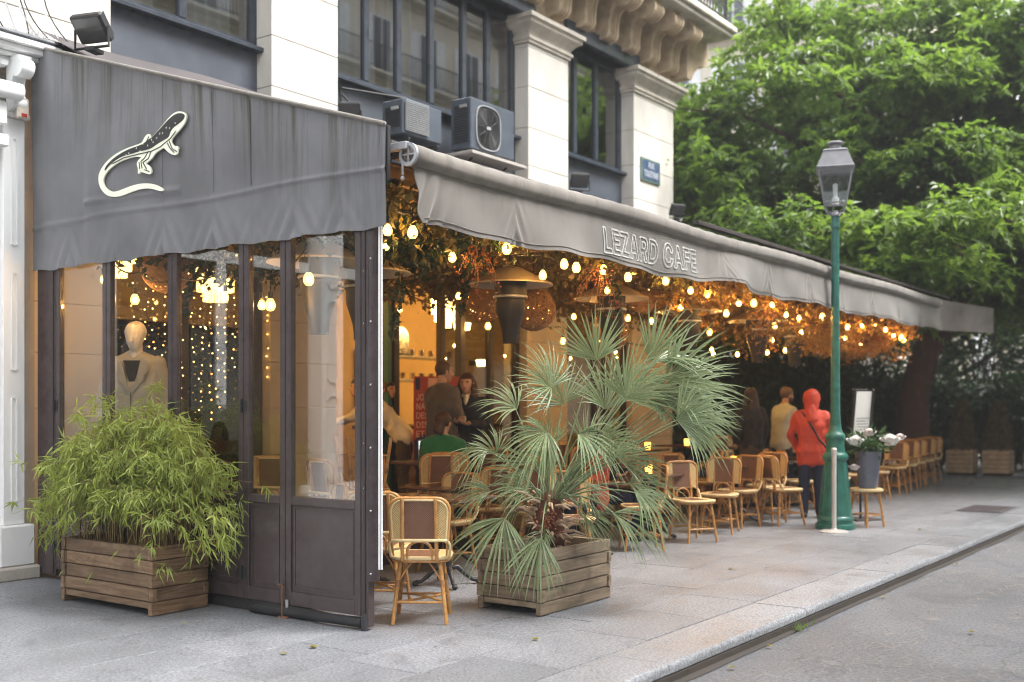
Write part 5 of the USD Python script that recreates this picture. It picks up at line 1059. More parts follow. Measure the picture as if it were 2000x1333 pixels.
MB().raw(*leaves(LP, LD, r.normal(size=(n, 3)) * .6 + [-.5, -.3, .6], r.uniform(.065, .135, n), r.uniform(.0095, .0155, n), .18)).build('foliage', 'leaf_bamboo', bb, kind='stuff')
k.build('culms', 'culm', bb, smooth=True, kind='stuff')
# fan palm
pm = thing('fan_palm', 'grey green fan palm with many spiky fans growing in the wooden planter', 'palm', (0, 0, 0))
TB = np.array([6.84, 4.62, .44])
m = MB(); P = bez(TB, TB + [.0, .02, .2], TB + [.03, -.02, .42], 8); m.tube(P, [.12, .13, .125, .12, .11, .095, .08, .05], 14); m.build('trunk', 'palm_fibre', pm, smooth=True)
m = MB(); r = np.random.default_rng(5)
for i in range(60):
    a = r.uniform(0, 2 * PI); z = r.uniform(0, .36); b = TB + [.11 * math.cos(a), .11 * math.sin(a), z]; e = b + np.array([math.cos(a), math.sin(a), .7 * r.random() - .2]) * r.uniform(.06, .22); m.tube([b, (b + e) / 2 + [0, 0, .02], e], [.015, .011, .005], 5)
m.build('leaf_stubs', 'palm_stub', pm, kind='stuff')
m = MB()
for i in range(90): m.ball(TB + np.array([-.16, -.10, .2]) + r.normal(size=3) * [.045, .04, .05], .010, 0)
m.build('fruit_cluster', 'berry', pm, kind='stuff')
FANS = [
((6.98, 4.28, 1.836), (-0.12, 0.06, 0.99), (-0.63, -0.77, -0.03), 0.48, 75, 0.15),
((6.66, 4.48, 1.635), (-0.48, 0.41, 0.78), (-0.44, -0.88, 0.19), 0.42, 118, 0.35),
((6.85, 3.96, 1.555), (0.13, -0.48, 0.87), (-0.81, -0.31, 0.39), 0.52, 88, 0.25),
((7.33, 3.89, 1.696), (0.47, -0.75, 0.47), (-0.88, -0.34, 0.34), 0.6, 60, 0.3),
((7.28, 3.79, 1.511), (0.46, -0.88, -0.09), (-0.73, -0.43, 0.54), 0.53, 75, 0.6),
((7.39, 4.07, 1.845), (0.41, -0.46, 0.79), (-0.87, -0.47, 0.18), 0.53, 65, 0.2),
((6.48, 4.39, 1.31), (-0.69, 0.47, -0.55), (-0.71, -0.56, 0.42), 0.43, 95, 1.3),
((6.56, 4.18, 1.3), (0.23, -0.8, -0.55), (-0.62, -0.55, 0.55), 0.45, 80, 1.4),
((6.58, 4.92, 1.135), (-0.34, 0.37, 0.86), (-0.51, -0.85, 0.16), 0.3, 60, 0.5),
((6.63, 5.03, 1.169), (-0.62, 0.66, -0.42), (-0.78, -0.48, 0.41), 0.35, 60, 1.2),
((6.38, 4.69, 0.689), (-0.38, 0.13, -0.91), (-0.76, -0.61, 0.23), 0.52, 72, 0.6),
((6.41, 4.39, 0.566), (-0.31, -0.06, -0.95), (-0.7, -0.66, 0.27), 0.47, 50, 0.4),
((6.84, 4.06, 0.726), (0.35, -0.78, -0.52), (-0.61, -0.61, 0.51), 0.5, 50, 0.7),
((7.17, 4.11, 0.916), (0.48, -0.87, -0.14), (-0.7, -0.47, 0.53), 0.47, 75, 1.5),
((7.23, 4.21, 1.064), (0.48, -0.77, 0.42), (-0.87, -0.34, 0.36), 0.41, 80, 0.9),
((6.63, 4.51, 0.967), (-0.15, 0.0, 0.99), (-0.64, -0.77, -0.09), 0.32, 45, 0.1),
((7.08, 4.41, 1.161), (0.29, -0.4, 0.87), (-0.87, -0.48, 0.07), 0.44, 70, 0.4),
((6.84, 4.91, 1.472), (-0.51, 0.7, 0.5), (-0.54, -0.71, 0.44), 0.4, 80, 0.6),
((7.17, 3.68, 1.399), (0.31, -0.73, -0.61), (-0.59, -0.65, 0.48), 0.46, 60, 0.9),
((7.28, 4.39, 1.472), (-0.0, 0.21, 0.98), (-0.64, -0.75, 0.16), 0.49, 80, 0.3),
((6.78, 4.74, 0.854), (-0.61, 0.75, 0.26), (-0.58, -0.65, 0.49), 0.41, 70, 0.9),
((7.05, 4.62, 1.512), (-0.15, 0.31, 0.94), (-0.59, -0.79, 0.17), 0.44, 90, 0.4),
((7.6, 3.86, 1.63), (0.63, -0.77, 0.14), (-0.72, -0.5, 0.48), 0.49, 70, 0.5),
((6.68, 5.04, 0.846), (-0.57, 0.78, -0.26), (-0.79, -0.42, 0.45), 0.37, 60, 1.0),
((6.89, 3.9, 0.885), (0.24, -0.72, -0.65), (-0.6, -0.64, 0.49), 0.39, 55, 1.1),
]
extra = []
for (H, Pd, N, L, sp, dr) in FANS: extra.append((H, Pd, N, L, sp * .88, dr))
for i in range(5):                                   # younger fans filling the crown, seen at all angles
    az = r.uniform(0, 2 * PI); el = r.uniform(.15, 1.2); d_ = np.array([math.cos(az) * math.cos(el), math.sin(az) * math.cos(el), math.sin(el)])
    H_ = np.array([6.92, 4.42, .95]) + d_ * [.42, .42, .62] * r.uniform(.6, 1.0); extra.append((tuple(H_), tuple(d_ + r.normal(size=3) * .25), tuple(r.normal(size=3) + [-.3, -.3, .6]), r.uniform(.34, .5), r.uniform(38, 75), r.uniform(.1, .8)))
for i in range(12):                                   # small tired fans hanging round the trunk
    az = r.uniform(0, 2 * PI); d_ = np.array([math.cos(az), math.sin(az), r.uniform(-.9, .1)]); extra.append((tuple(np.array([6.87, 4.58, r.uniform(.62, 1.0)]) + d_ * [.22, .22, .1]), tuple(d_), tuple(r.normal(size=3) * .6 + [0, 0, .7]), r.uniform(.24, .38), r.uniform(35, 65), r.uniform(.6, 1.8)))
for i in range(9):                                   # dense fans leaning out to the street side
    d_ = np.array([.55, -.80, .1]) + r.normal(size=3) * [.28, .28, .35]; extra.append((tuple(np.array([7.22, 4.0, 1.55]) + r.normal(size=3) * [.12, .12, .16]), tuple(d_), tuple(r.normal(size=3) * .6 + [-.5, -.3, .6]), r.uniform(.4, .55), r.uniform(45, 75), r.uniform(.1, .8)))
for (H, Pd, N, L, sp, dr) in extra:
    H, Pd, N = np.array(H), np.array(Pd), np.array(N) + r.normal(size=3) * .28; Pd = Pd / np.linalg.norm(Pd); S = np.cross(N, Pd); S /= np.linalg.norm(S); N = np.cross(Pd, S)
    n = max(16, int(sp * .36)); V, Fc = [], []; c = 0; cup = r.uniform(.15, .6)
    for i in range(n):
        f0 = -1 + 2 * i / (n - 1); a = math.radians(sp * f0 + r.normal(0, 1.6)); d = Pd * math.cos(a) + S * math.sin(a) + N * (.07 * (i % 2) + cup * f0 * f0 + r.normal(0, .05)); d /= np.linalg.norm(d); ll = L * (1 - .25 * f0 * f0) * r.uniform(.84, 1.06)
        side = -Pd * math.sin(a) + S * math.cos(a); side -= d * (side @ d); side /= np.linalg.norm(side); nn = np.cross(d, side); tq = np.array([0, .2, .40, .6, .8, 1.0]); wd = np.array([.002, .55, 1, .80, .50, .05]) * min(.0102, .40 * L * math.radians(2 * sp) / n * .45)
        sag = dr * .30 * L * tq ** 2.6 * r.uniform(.6, 1.5) + (.12 * L * np.clip(tq - .75, 0, 1) * (r.random() < .18))
        pts = H + d * (ll * tq)[:, None] + nn * (.025 * np.sin(tq * 3) * r.normal(1, .5))[:, None] - np.array([0, 0, 1]) * sag[:, None]
        for q in range(6): V += [pts[q] - side * wd[q] + nn * wd[q] * .6, pts[q], pts[q] + side * wd[q] + nn * wd[q] * .6]
        for q in range(5):
            o = c + q * 3
            for e in (0, 1): Fc += [[o + e, o + e + 1, o + e + 4], [o + e, o + e + 4, o + e + 3]]
        c += 18
    fan = MB().raw(V, Fc).build('fan_leaf', 'leaf_palm', pm)
    base = TB + np.array([0, 0, .34]) + (H - TB) * [.08, .08, .0]; md = (base + H) / 2 + np.array([0, 0, .10])
    if H[2] < .8: md = (base + H) / 2 + np.array([0, 0, .16])
    MB().tube(bez(base, md, H + Pd * .02, 10), np.linspace(.009, .0045, 10), 6).build('stalk', 'leaf_palm', fan, smooth=True)

# ================================================================== STREET LAMP, STOOL, POT, MENU
lamp = thing('street_lamp', 'green cast iron street lamp with grey four sided lantern', 'street lamp', (13.14, 4.65, 0))
MB().lathe([(0, 0), (.238, 0), (.243, .03), (.238, .06), (.215, .07), (.21, .10), (.222, .12), (.215, .145), (.198, .16), (.19, .24), (.135, .80), (.132, .83)], n=28).build('base', 'lamp_green', lamp, smooth=40)
MB().lathe([(.132, .83), (.148, .845), (.156, .875), (.148, .905), (.132, .92), (.115, .945), (.104, 1.08), (.116, 1.10), (.122, 1.125), (.116, 1.15), (.10, 1.165), (.078, 1.20), (.066, 1.26)], n=28).build('collar', 'lamp_green', lamp, smooth=40)
MB().lathe([(.066, 1.26), (.058, 1.42), (.053, 1.9), (.049, 2.7), (.046, 3.66), (.056, 3.67), (.058, 3.70), (.049, 3.73), (.047, 3.81)], n=22).build('shaft', 'lamp_green', lamp, smooth=40)
m = MB()
for i in range(12):
    a = i * PI / 6; m.tube([(.188 * math.cos(a), .188 * math.sin(a), .21), (.137 * math.cos(a), .137 * math.sin(a), .79)], .009, 5)
m.build('base_fluting', 'lamp_green', lamp)
def pyr(z0, r0, z1, r1, a0=.35):
    a = a0 + PI / 4 + np.arange(4) * PI / 2; return np.stack([r0 * np.cos(a), r0 * np.sin(a), 0 * a + z0], 1), np.stack([r1 * np.cos(a), r1 * np.sin(a), 0 * a + z1], 1)
m = MB(); m.lathe([(.047, 3.81), (.068, 3.82), (.04, 3.86), (.036, 3.88), (0, 3.88)], n=16)
lo, hi = pyr(3.965, .175, 4.365, .275)
for i in range(4):
    a = lo[i]; m.tube([(0, 0, 3.84) + a * [.25, .25, 0], a * [.8, .8, 0] + [0, 0, 3.87], a * [1.05, 1.05, 1]], .008, 6)
m.build('lantern_cradle', 'lamp_zinc', lamp)
m = MB()
for i in range(4): m.tube([lo[i], hi[i]], .010, 6); m.tube([lo[i], lo[(i + 1) % 4]], .010, 6); m.tube([hi[i], hi[(i + 1) % 4]], .012, 6)
m.build('lantern_frame', 'lamp_zinc', lamp)
for i in range(4): MB().raw([lo[i] * [.985, .985, 1], lo[(i + 1) % 4] * [.985, .985, 1], hi[(i + 1) % 4] * [.985, .985, 1], hi[i] * [.985, .985, 1]], [[0, 1, 2, 3]]).build('lantern_pane', 'lantern_glass', lamp)
m = MB(); lv = [(4.37, .305), (4.39, .315), (4.402, .30), (4.585, .20), (4.60, .208), (4.612, .19), (4.63, .11)]
for (z0, r0), (z1, r1) in zip(lv[:-1], lv[1:]):
    l_, h_ = pyr(z0, r0, z1, r1); m.raw(np.vstack([l_, h_]), [[i, (i + 1) % 4, 4 + (i + 1) % 4, 4 + i] for i in range(4)])
l_, h_ = pyr(4.37, .305, 4.63, .11); m.raw(l_, [[3, 2, 1, 0]]); m.raw(h_, [[0, 1, 2, 3]])
m.build('lantern_roof', 'lamp_zinc', lamp)
MB().lathe([(.075, 4.63), (.07, 4.675), (.055, 4.68), (.095, 4.69), (.10, 4.705), (.08, 4.72), (0, 4.73)], n=20).build('finial', 'lamp_zinc', lamp, smooth=40)
MB().lathe([(0, 3.96), (.045, 3.96), (.045, 4.03), (.026, 4.05), (.03, 4.2), (0, 4.22)], n=14).build('burner', 'white_plastic', lamp, smooth=40)
st = thing('barrier_post', 'slim steel barrier post on a round plate in front of the green lamp base', 'post', (12.76, 4.53, 0))
MB().lathe([(0, 0), (.17, 0), (.17, .012), (.15, .02), (.04, .03), (.028, .05), (0, .05)], n=28).build('base_plate', 'brushed_post', st, smooth=40)
MB().lathe([(0, .04), (.027, .04), (.027, .93), (.033, .935), (.033, .985), (.02, 1.0), (0, 1.0)], n=16).build('post', 'brushed_post', st, smooth=40)
so = thing('rattan_stool', 'round rattan stool carrying the grey flower pot', 'stool', (13.6, 4.42, 0))
MB().lathe([(0, .44), (.19, .44), (.20, .45), (.20, .468), (.185, .478), (0, .478)], n=24).build('seat', 'rattan_cream', so, smooth=40)
for i in range(4):
    a = .35 + i * PI / 2; c, s = math.cos(a), math.sin(a)
    MB().tube([(c * .21, s * .21, 0), (c * .15, s * .15, .44)], .016, 8).build('leg', 'rattan', so, smooth=True)
    MB().tube(bez((c * .175, s * .175, .26), (c * .13, s * .13, .38), (c * .04, s * .04, .435), 6), .008, 5).build('brace', 'rattan', so)
m = MB(); q = [(.19 * math.cos(.35 + i * PI / 2), .19 * math.sin(.35 + i * PI / 2), .15) for i in range(5)]; m.tube(q, .010, 6); m.build('stretcher', 'rattan', so)
fp = thing('flower_pot', 'tall grey tapered pot with white roses and leaves on the stool', 'flower pot', (13.6, 4.40, .479))
MB().lathe([(0, 0), (.105, 0), (.115, .02), (.16, .44), (.165, .455), (.15, .455), (.14, .40), (0, .39)], n=28).build('pot', 'pot_grey', fp, smooth=40)
r = np.random.default_rng(31)
def rose(c, R, m_):
    m = MB(); c = np.array(c)
    for k_, (n_, rr, op) in enumerate([(5, .45, .15), (7, .75, .5), (9, 1.0, .9)]):
        for i in range(n_):
            a = i * 2 * PI / n_ + k_; d = np.array([math.cos(a), math.sin(a), 0]); s = np.array([-d[1], d[0], 0])
            U, W = np.meshgrid(np.linspace(-1, 1, 5), np.linspace(0, 1, 5), indexing='ij')
            P = c + d * (R * rr * (.35 + .65 * op * W ** 1.5 + .2)[..., None]) * .8 + s * (R * .55 * U * np.sqrt(W * (1.25 - W) * 1.6 + .05))[..., None] + np.array([0, 0, 1]) * (R * (.9 * W - .35 * op * W ** 2 - .4 - .18 * U ** 2))[..., None]
            i2 = np.arange(25).reshape(5, 5); m.raw(P.reshape(-1, 3), np.stack([i2[:-1, :-1].ravel(), i2[1:, :-1].ravel(), i2[1:, 1:].ravel(), i2[:-1, 1:].ravel()], 1))
    m.ball(c, R * .5, 1); m.build('flower', m_, fp, smooth=True)
for c, R, m_ in [((-.24, .08, .60), .115, 'petal_white'), ((.0, -.27, .61), .135, 'petal_white'), ((-.06, -.04, .70), .09, 'petal_pink'), ((.17, -.34, .64), .08, 'petal_pink'), ((-.22, .10, .27), .075, 'petal_pink'), ((.10, .05, .68), .08, 'petal_white')]: rose(c, R, m_)
n = 300; d = r.normal(size=(n, 3)) * [1, 1, .55] + [0, 0, .35]; d /= np.linalg.norm(d, axis=1)[:, None]
MB().raw(*leaves(d * r.uniform(.03, .28, n)[:, None] + [0, 0, .5], d + r.normal(size=(n, 3)) * .4, r.normal(size=(n, 3)) + [0, 0, 1], r.uniform(.06, .16, n), r.uniform(.02, .05, n))).build('greenery', 'leaf_bouquet', fp, kind='stuff')
me = thing('menu_stand', 'black framed menu board on a stand behind the white roses', 'menu board', (14.35, 4.72, .16), -.55)
m = MB(); R_ = -.12
for (cx_, cz_, sx_, sz_) in [(-.145, 1.2, .03, .72), (.145, 1.2, .03, .72), (0, .855, .26, .03), (0, 1.545, .26, .03)]: m.obox((cx_, (1.2 - cz_) * R_, cz_), (sx_, .035, sz_), 0, .004, -R_)
m.build('frame', 'black_metal', me); MB().obox((0, .005, 1.2), (.26, .012, .66), 0, 0, -R_).build('menu_sheet', 'paper', me)
m = MB()
for i in range(16):
    z = 1.48 - i * .038; m.obox((-.03 + .02 * (i % 3), (1.2 - z) * R_ - .0025, z), (.14 + .03 * ((i * 7) % 3), .002, .006), 0, 0, -R_)
m.build('printed_lines', 'ink', me, kind='stuff')
m = MB(); m.tube([(0, .03, .9), (0, .03, -.14)], .016, 8); m.box(-.2, -.15, -.16, .2, .2, -.14, .006); m.build('stand', 'black_metal', me)

# ================================================================== PEOPLE
def sph(p, r_, n=12): return m3.Manifold.sphere(r_, n).translate([float(q) for q in p])
def hull(*pr): return m3.Manifold.batch_hull([sph(p, r_) for p, r_ in pr])
def blend(parts, step=.028, it=6):
    u = m3.Manifold.batch_boolean(parts, m3.OpType.Add).refine_to_length(step); mm_ = u.to_mesh(); t = trimesh.Trimesh(mm_.vert_properties[:, :3], mm_.tri_verts, process=True)
    trimesh.smoothing.filter_taubin(t, .5, .53, it); return t
def hand(w, d, up, side):
    """palm, four fingers and a thumb, lightly curled, starting at wrist w along d"""
    w, d, up = np.array(w), np.array(d, float), np.array(up, float); d /= np.linalg.norm(d); up -= d * (up @ d); up /= np.linalg.norm(up); s = np.cross(d, up) * side; P = []
    P.append(hull((w, .024), (w + d * .05 + s * .022, .016), (w + d * .05 - s * .022, .016), (w + d * .085 + s * .028, .011), (w + d * .085 - s * .028, .011)))
    for i, L in enumerate((.068, .078, .072, .056)):
        b = w + d * .085 + s * (.028 - .0187 * i); k1 = b + d * L * .45 - up * .006; k2 = k1 + d * L * .32 - up * .016; k3 = k2 + d * L * .18 - up * .018
        P += [hull((b, .0095), (k1, .009)), hull((k1, .009), (k2, .0082)), hull((k2, .0082), (k3, .0072))]
    b = w + d * .03 + s * .026; k1 = b + d * .03 + s * .028 - up * .008; k2 = k1 + d * .03 + s * .006 - up * .01; P += [hull((b, .0125), (k1, .0105)), hull((k1, .0105), (k2, .0085))]
    return P
def person(label, loc, rz, H=1.75, pose='stand', arms=None, lean=(0, 0), hair=('short', 'hair_short'), top=None, bottom=('trousers', 'cloth_jeans'), shoe='shoe_black', skin='skin', hood=None, bag=False, head_turn=0.0, shirt=None):
    """pose in local axes: x right, y forward"""
    t = thing('person', label, 'person', loc, rz); k = H / 1.75
    J = {}
    sit = pose == 'sit'
    hz = .52 if sit else .93
    lx, ly = lean
    J['hl'], J['hr'] = np.array([-.09, 0, hz]), np.array([.09, 0, hz])
    up = lambda f, x=0, y=0: np.array([x + lx * f, y + ly * f, hz + (f * .50 * math.sqrt(max(1 - (ly ** 2 + lx ** 2) * .8, .2)))])
    J['waist'], J['chest'], J['sh'] = up(.34), up(.74), up(1.0)
    dirn = (J['sh'] - J['waist']); dirn /= np.linalg.norm(dirn)
    sv = np.array([math.cos(head_turn * .25), math.sin(head_turn * .25), 0])
    J['sl'], J['sr'] = J['sh'] - sv * .185 + [0, 0, -.01], J['sh'] + sv * .185 + [0, 0, -.01]
    J['nk'] = J['sh'] + dirn * .06; J['hd'] = J['nk'] + dirn * .155 + [0, .025, .0]
    if sit:
        J['kl'], J['kr'] = np.array([-.11, .43, .50]), np.array([.11, .43, .50]); J['al'], J['ar'] = np.array([-.11, .38, .08]), np.array([.11, .42, .08])
    else:
        J['kl'], J['kr'] = np.array([-.095, .025, .49]), np.array([.10, .045, .49]); J['al'], J['ar'] = np.array([-.10, -.02, .075]), np.array([.11, .04, .075])
    A = arms or {}
    J['el'] = J['sl'] + np.array(A.get('el', (-.07, -.03, -.27))); J['wl'] = J['el'] + np.array(A.get('wl', (.0, .09, -.22)))
    J['er'] = J['sr'] + np.array(A.get('er', (.07, -.03, -.27))); J['wr'] = J['er'] + np.array(A.get('wr', (.0, .09, -.22)))
    J = {q: v_ * k for q, v_ in J.items()}
    def torso(o, hip=.105): return [hull((J['hl'], (hip + o) * k), (J['hr'], (hip + o) * k), (J['waist'] + [-.07 * k, 0, 0], (.098 + o) * k), (J['waist'] + [.07 * k, 0, 0], (.098 + o) * k)),
        hull((J['waist'] + [-.07 * k, 0, 0], (.098 + o) * k), (J['waist'] + [.07 * k, 0, 0], (.098 + o) * k), (J['chest'] - sv * .10 * k, (.112 + o) * k), (J['chest'] + sv * .10 * k, (.112 + o) * k)),
        hull((J['chest'] - sv * .10 * k, (.112 + o) * k), (J['chest'] + sv * .10 * k, (.112 + o) * k), (J['sl'], (.056 + o) * k), (J['sr'], (.056 + o) * k), (J['nk'], (.052 + o * .4) * k))]
    def arm(s, o, end=1.0):
        e, w = J['e' + s], J['w' + s]; w2 = e + (w - e) * end
        return [hull((J['s' + s], (.056 + o) * k), (e, (.041 + o) * k)), hull((e, (.041 + o) * k), (w2, (.041 - .012 * end + o) * k))]
    def legp(s, o): return [hull((J['h' + s], (.098 + o) * k), (J['k' + s], (.062 + o) * k)), hull((J['k' + s], (.060 + o) * k), (J['a' + s], (.040 + o) * k))]
    hd = J['hd']; R = np.array([[math.cos(head_turn), -math.sin(head_turn), 0], [math.sin(head_turn), math.cos(head_turn), 0], [0, 0, 1]])
    hp = lambda x, y, z: hd + R @ (np.array([x, y, z]) * k)
    head = [hull((hp(0, -.012, .035), .084 * k), (hp(0, .02, .02), .076 * k), (hp(0, .045, -.045), .052 * k), (hp(0, .062, -.085), .030 * k)), hull((hp(0, .092, .01), .010 * k), (hp(0, .108, -.022), .013 * k), (hp(0, .09, -.03), .014 * k)),
            hull((hp(-.083, -.0, .005), .018 * k), (hp(-.086, -.008, -.02), .012 * k)), hull((hp(.083, -.0, .005), .018 * k), (hp(.086, -.008, -.02), .012 * k)), hull((hp(0, -.02, -.06), .050 * k), (J['nk'], .054 * k))]
    body = torso(-.008) + head + arm('l', -.004) + arm('r', -.004) + legp('l', -.01) + legp('r', -.01)
    for s, sg in (('l', -1), ('r', 1)):
        d_ = J['w' + s] - J['e' + s]; body += hand(J['w' + s], d_, np.cross(d_, [1, 0, 0]) * (1 if sg < 0 else 1) + [0, 0, .01], -sg)
        body.append(hull((J['a' + s], .04 * k), (J['a' + s] + np.array([0, .12, -.045]) * k, .028 * k)))
    MB().add(blend(body, .022, 5)).build('body', skin, t, smooth=True)
    m = MB()
    for s in (-1, 1): m.ball(hp(s * .033, .083, .022), .0115 * k, 1)
    m.build('eyes', 'hair_dark', t, smooth=True)
    m = MB(); m.ball(hp(0, .092, -.058), np.array([.024, .008, .008]) * k, 1); m.build('lips', 'lips', t, smooth=True)
    kind_, hm = hair
    cut = m3.Manifold.cube([.4, .4, .4], True)
    Rm = np.hstack([R, hd[:, None]])
    cap = m3.Manifold.batch_hull([sph((0, -.016 * k, .042 * k), .094 * k, 20), sph((0, .01 * k, .035 * k), .088 * k, 20)])
    front = m3.Manifold.cube([.4 * k, .3 * k, .34 * k], True).translate([0, .185 * k, -.115 * k])
    low = m3.Manifold.cube([.4 * k, .4 * k, .2 * k], True).translate([0, 0, -.135 * k])
    if kind_ == 'bald': cap = m3.Manifold.batch_hull([sph((0, -.016 * k, .036 * k), .0865 * k, 20), sph((0, .004 * k, .03 * k), .082 * k, 20)])
    hh = [(cap - front - low)]
    if kind_ == 'long':
        lw = [hull((( sx * .075 * k, -.03 * k, .02 * k), .040 * k), ((sx * .105 * k, -.02 * k, -.10 * k), .042 * k), ((sx * .115 * k, .015 * k, -.25 * k), .034 * k)) for sx in (-1, 1)]
        hh += lw + [hull(((0, -.06 * k, 0), .06 * k), ((.06 * k, -.085 * k, -.2 * k), .05 * k), ((-.06 * k, -.085 * k, -.2 * k), .05 * k))]
    if kind_ == 'bun': hh += [hull(((0, -.055 * k, 0), .062 * k), ((-.03 * k, -.10 * k, -.07 * k), .048 * k), ((.02 * k, -.09 * k, -.10 * k), .035 * k))]
    if kind_ == 'beard': hh += [hull(((0, .06 * k, -.088 * k), .033 * k), ((-.055 * k, .03 * k, -.05 * k), .03 * k), ((.055 * k, .03 * k, -.05 * k), .03 * k))]
    u = blend(hh, .016, 3); u.vertices = u.vertices @ R.T + hd; u.vertices += meshkit.noise(u.vertices * 60)[:, None] * .004
    if not hood: MB().add(u).build('hair', hm, t, smooth=True)
    nm, tm, sleeve, hem = top
    T = torso(.020)
    if hem < 0:                                        # longer coat or skirt of the jacket below the hip
        base = [(J['h' + s] + np.array([sg * .025, y_, hem]) * k, .085 * k) for s, sg in (('l', -1), ('r', 1)) for y_ in (-.02, .03)]
        if sit: base = [(J['h' + s] + np.array([sg * .03, .0, -.02]) * k, .10 * k) for s, sg in (('l', -1), ('r', 1))]
        T.append(hull((J['waist'] + [-.07 * k, 0, 0], .122 * k), (J['waist'] + [.07 * k, 0, 0], .122 * k), *base))
    T += arm('l', .016, sleeve) + arm('r', .016, sleeve)
    if hood: T.append(hull((J['nk'] + [0, -.05 * k, .02], .085 * k), (J['chest'] + [0, -.06 * k, .08 * k], .10 * k)))
    bl = blend(T, .026, 5); bl.vertices += bl.vertex_normals * ((meshkit.fbm(bl.vertices * [16, 16, 9], 3)[:, None] - .5) * .045)
    MB().add(bl).build(nm, tm, t, smooth=True)
    if shirt: MB().add(blend([hull((J['nk'] + np.array([0, .055, -.0]) * k, .035 * k), (J['chest'] + np.array([0, .112, -.10]) * k, .022 * k)), hull((J['nk'] + [-.03 * k, .01 * k, .0], .05 * k), (J['nk'] + [.03 * k, .01 * k, .0], .05 * k))], .02, 3)).build('shirt', shirt, t, smooth=True)
    if hood: 
        hm_ = m3.Manifold.batch_hull([sph(hp(0, -.02, .035), .118 * k, 18), sph(hp(0, .035, .03), .108 * k, 18), sph(hp(0, -.03, -.10), .10 * k, 18)]) - m3.Manifold.batch_hull([sph(hp(0, .03, .0), .088 * k, 16), sph(hp(0, .2, -.02), .10 * k, 16)])
        mm_ = hm_.refine_to_length(.02).to_mesh(); hq = trimesh.Trimesh(mm_.vert_properties[:, :3], mm_.tri_verts, process=True); trimesh.smoothing.filter_taubin(hq, .5, .53, 4); hq.vertices += hq.vertex_normals * ((meshkit.fbm(hq.vertices * 18, 2)[:, None] - .5) * .016)
        MB().add(hq).build('hood', hood, t, smooth=True)
    bn, bm = bottom
    if bn == 'skirt': B = [hull((J['hl'], .12 * k), (J['hr'], .12 * k), (J['kl'] + [-.03, 0, .05], .09 * k), (J['kr'] + [.03, 0, .05], .09 * k))]
    else: B = [hull((J['hl'], .112 * k), (J['hr'], .112 * k))] + legp('l', .012) + legp('r', .012)
    bl = blend(B, .028, 4); bl.vertices += bl.vertex_normals * ((meshkit.fbm(bl.vertices * 12, 2)[:, None] - .5) * .016); MB().add(bl).build(bn, bm, t, smooth=True)
    for s in 'lr':
        a = J['a' + s]; MB().add(blend([hull((a + np.array([0, -.03, -.035]) * k, .045 * k), (a + np.array([0, .05, -.035]) * k, .043 * k), (a + np.array([0, .17, -.048]) * k, .033 * k))], .03, 2)).build('shoe', shoe, t, smooth=True)
    if bag:
        P = [J['sl'] + np.array([.05, -.05, .06]) * k, J['chest'] + np.array([-.02, -.142, .02]) * k, J['waist'] + np.array([.10, -.128, 0]) * k, J['hr'] + np.array([.13, -.04, .02]) * k]
        MB().tube(P, .013, 6).build('bag_strap', 'cloth_black', t)
    return t
fwd = math.radians(-54.1)                            # facing away from the camera
person('person in grey jacket standing half turned away at the doorway, arms folded', (9.55, 7.9, .15), fwd - .75, 1.84, arms={'el': (-.05, .05, -.27), 'wl': (.17, .17, .05), 'er': (.06, .04, -.27), 'wr': (-.15, .18, .07)}, hair=('bald', 'hair_short'), top=('jacket', 'cloth_grey', 1.0, -.18), shirt='cloth_white', head_turn=-.35)
person('person in navy blazer with long dark hair facing the man in grey, hands clasped', (9.78, 7.72, .15), fwd + PI - .15, 1.70, arms={'el': (-.05, .02, -.26), 'wl': (.15, .20, .02), 'er': (.05, .02, -.26), 'wr': (-.15, .20, .04)}, hair=('long', 'hair_brown'), top=('blazer', 'cloth_navy', 1.0, -.14), shirt='cloth_white', bottom=('trousers', 'cloth_black'), head_turn=-.1)
person('person in green sweater sitting with their back to us at the laptop', (8.86, 7.32, .13), fwd - .1, 1.68, 'sit', arms={'el': (-.06, .12, -.24), 'wl': (.05, .22, -.01), 'er': (.06, .12, -.24), 'wr': (-.03, .22, -.01)}, hair=('bun', 'hair_brown'), top=('sweater', 'cloth_green', 1.0, -.05), shirt='cloth_white', head_turn=-.35)
person('person in white shirt bending over the bar behind the dark post', (10.45, 9.25, .15), fwd + 1.5, 1.78, lean=(0, .42), arms={'el': (-.02, .2, -.2), 'wl': (.0, .2, -.05), 'er': (.02, .2, -.2), 'wr': (.0, .2, -.05)}, hair=('short', 'hair_dark'), top=('shirt', 'cloth_white', 1.0, 0), bottom=('trousers', 'cloth_brown'))
person('person with dark hair behind the white zip, mostly hidden', (10.3, 9.62, .15), fwd - 2.2, 1.66, lean=(0, .15), hair=('short', 'hair_dark'), top=('shirt', 'cloth_coral', 1.0, 0), bottom=('trousers', 'cloth_brown'), skin='skin_tan')
person('person in red hooded raincoat and dark jeans with a shoulder strap, seen from behind', (14.23, 5.36, 0), fwd - .25, 1.68, arms={'el': (-.10, .03, -.27), 'wl': (.08, .12, -.17), 'er': (.08, .03, -.27), 'wr': (-.08, .14, -.12)}, hair=('short', 'hair_dark'), top=('raincoat', 'cloth_red', 1.0, -.14), hood='cloth_red', bag=True)
person('person in pale short sleeved shirt standing by the back tables', (15.8, 6.42, 0), fwd - 1.2, 1.76, arms={'el': (-.05, .06, -.27), 'wl': (.03, .14, -.20), 'er': (.05, .06, -.27), 'wr': (-.02, .14, -.2)}, hair=('beard', 'hair_short'), top=('shirt', 'cloth_pale', .12, -.04), bottom=('trousers', 'cloth_jeans'), lean=(0, .05), skin='skin_tan')
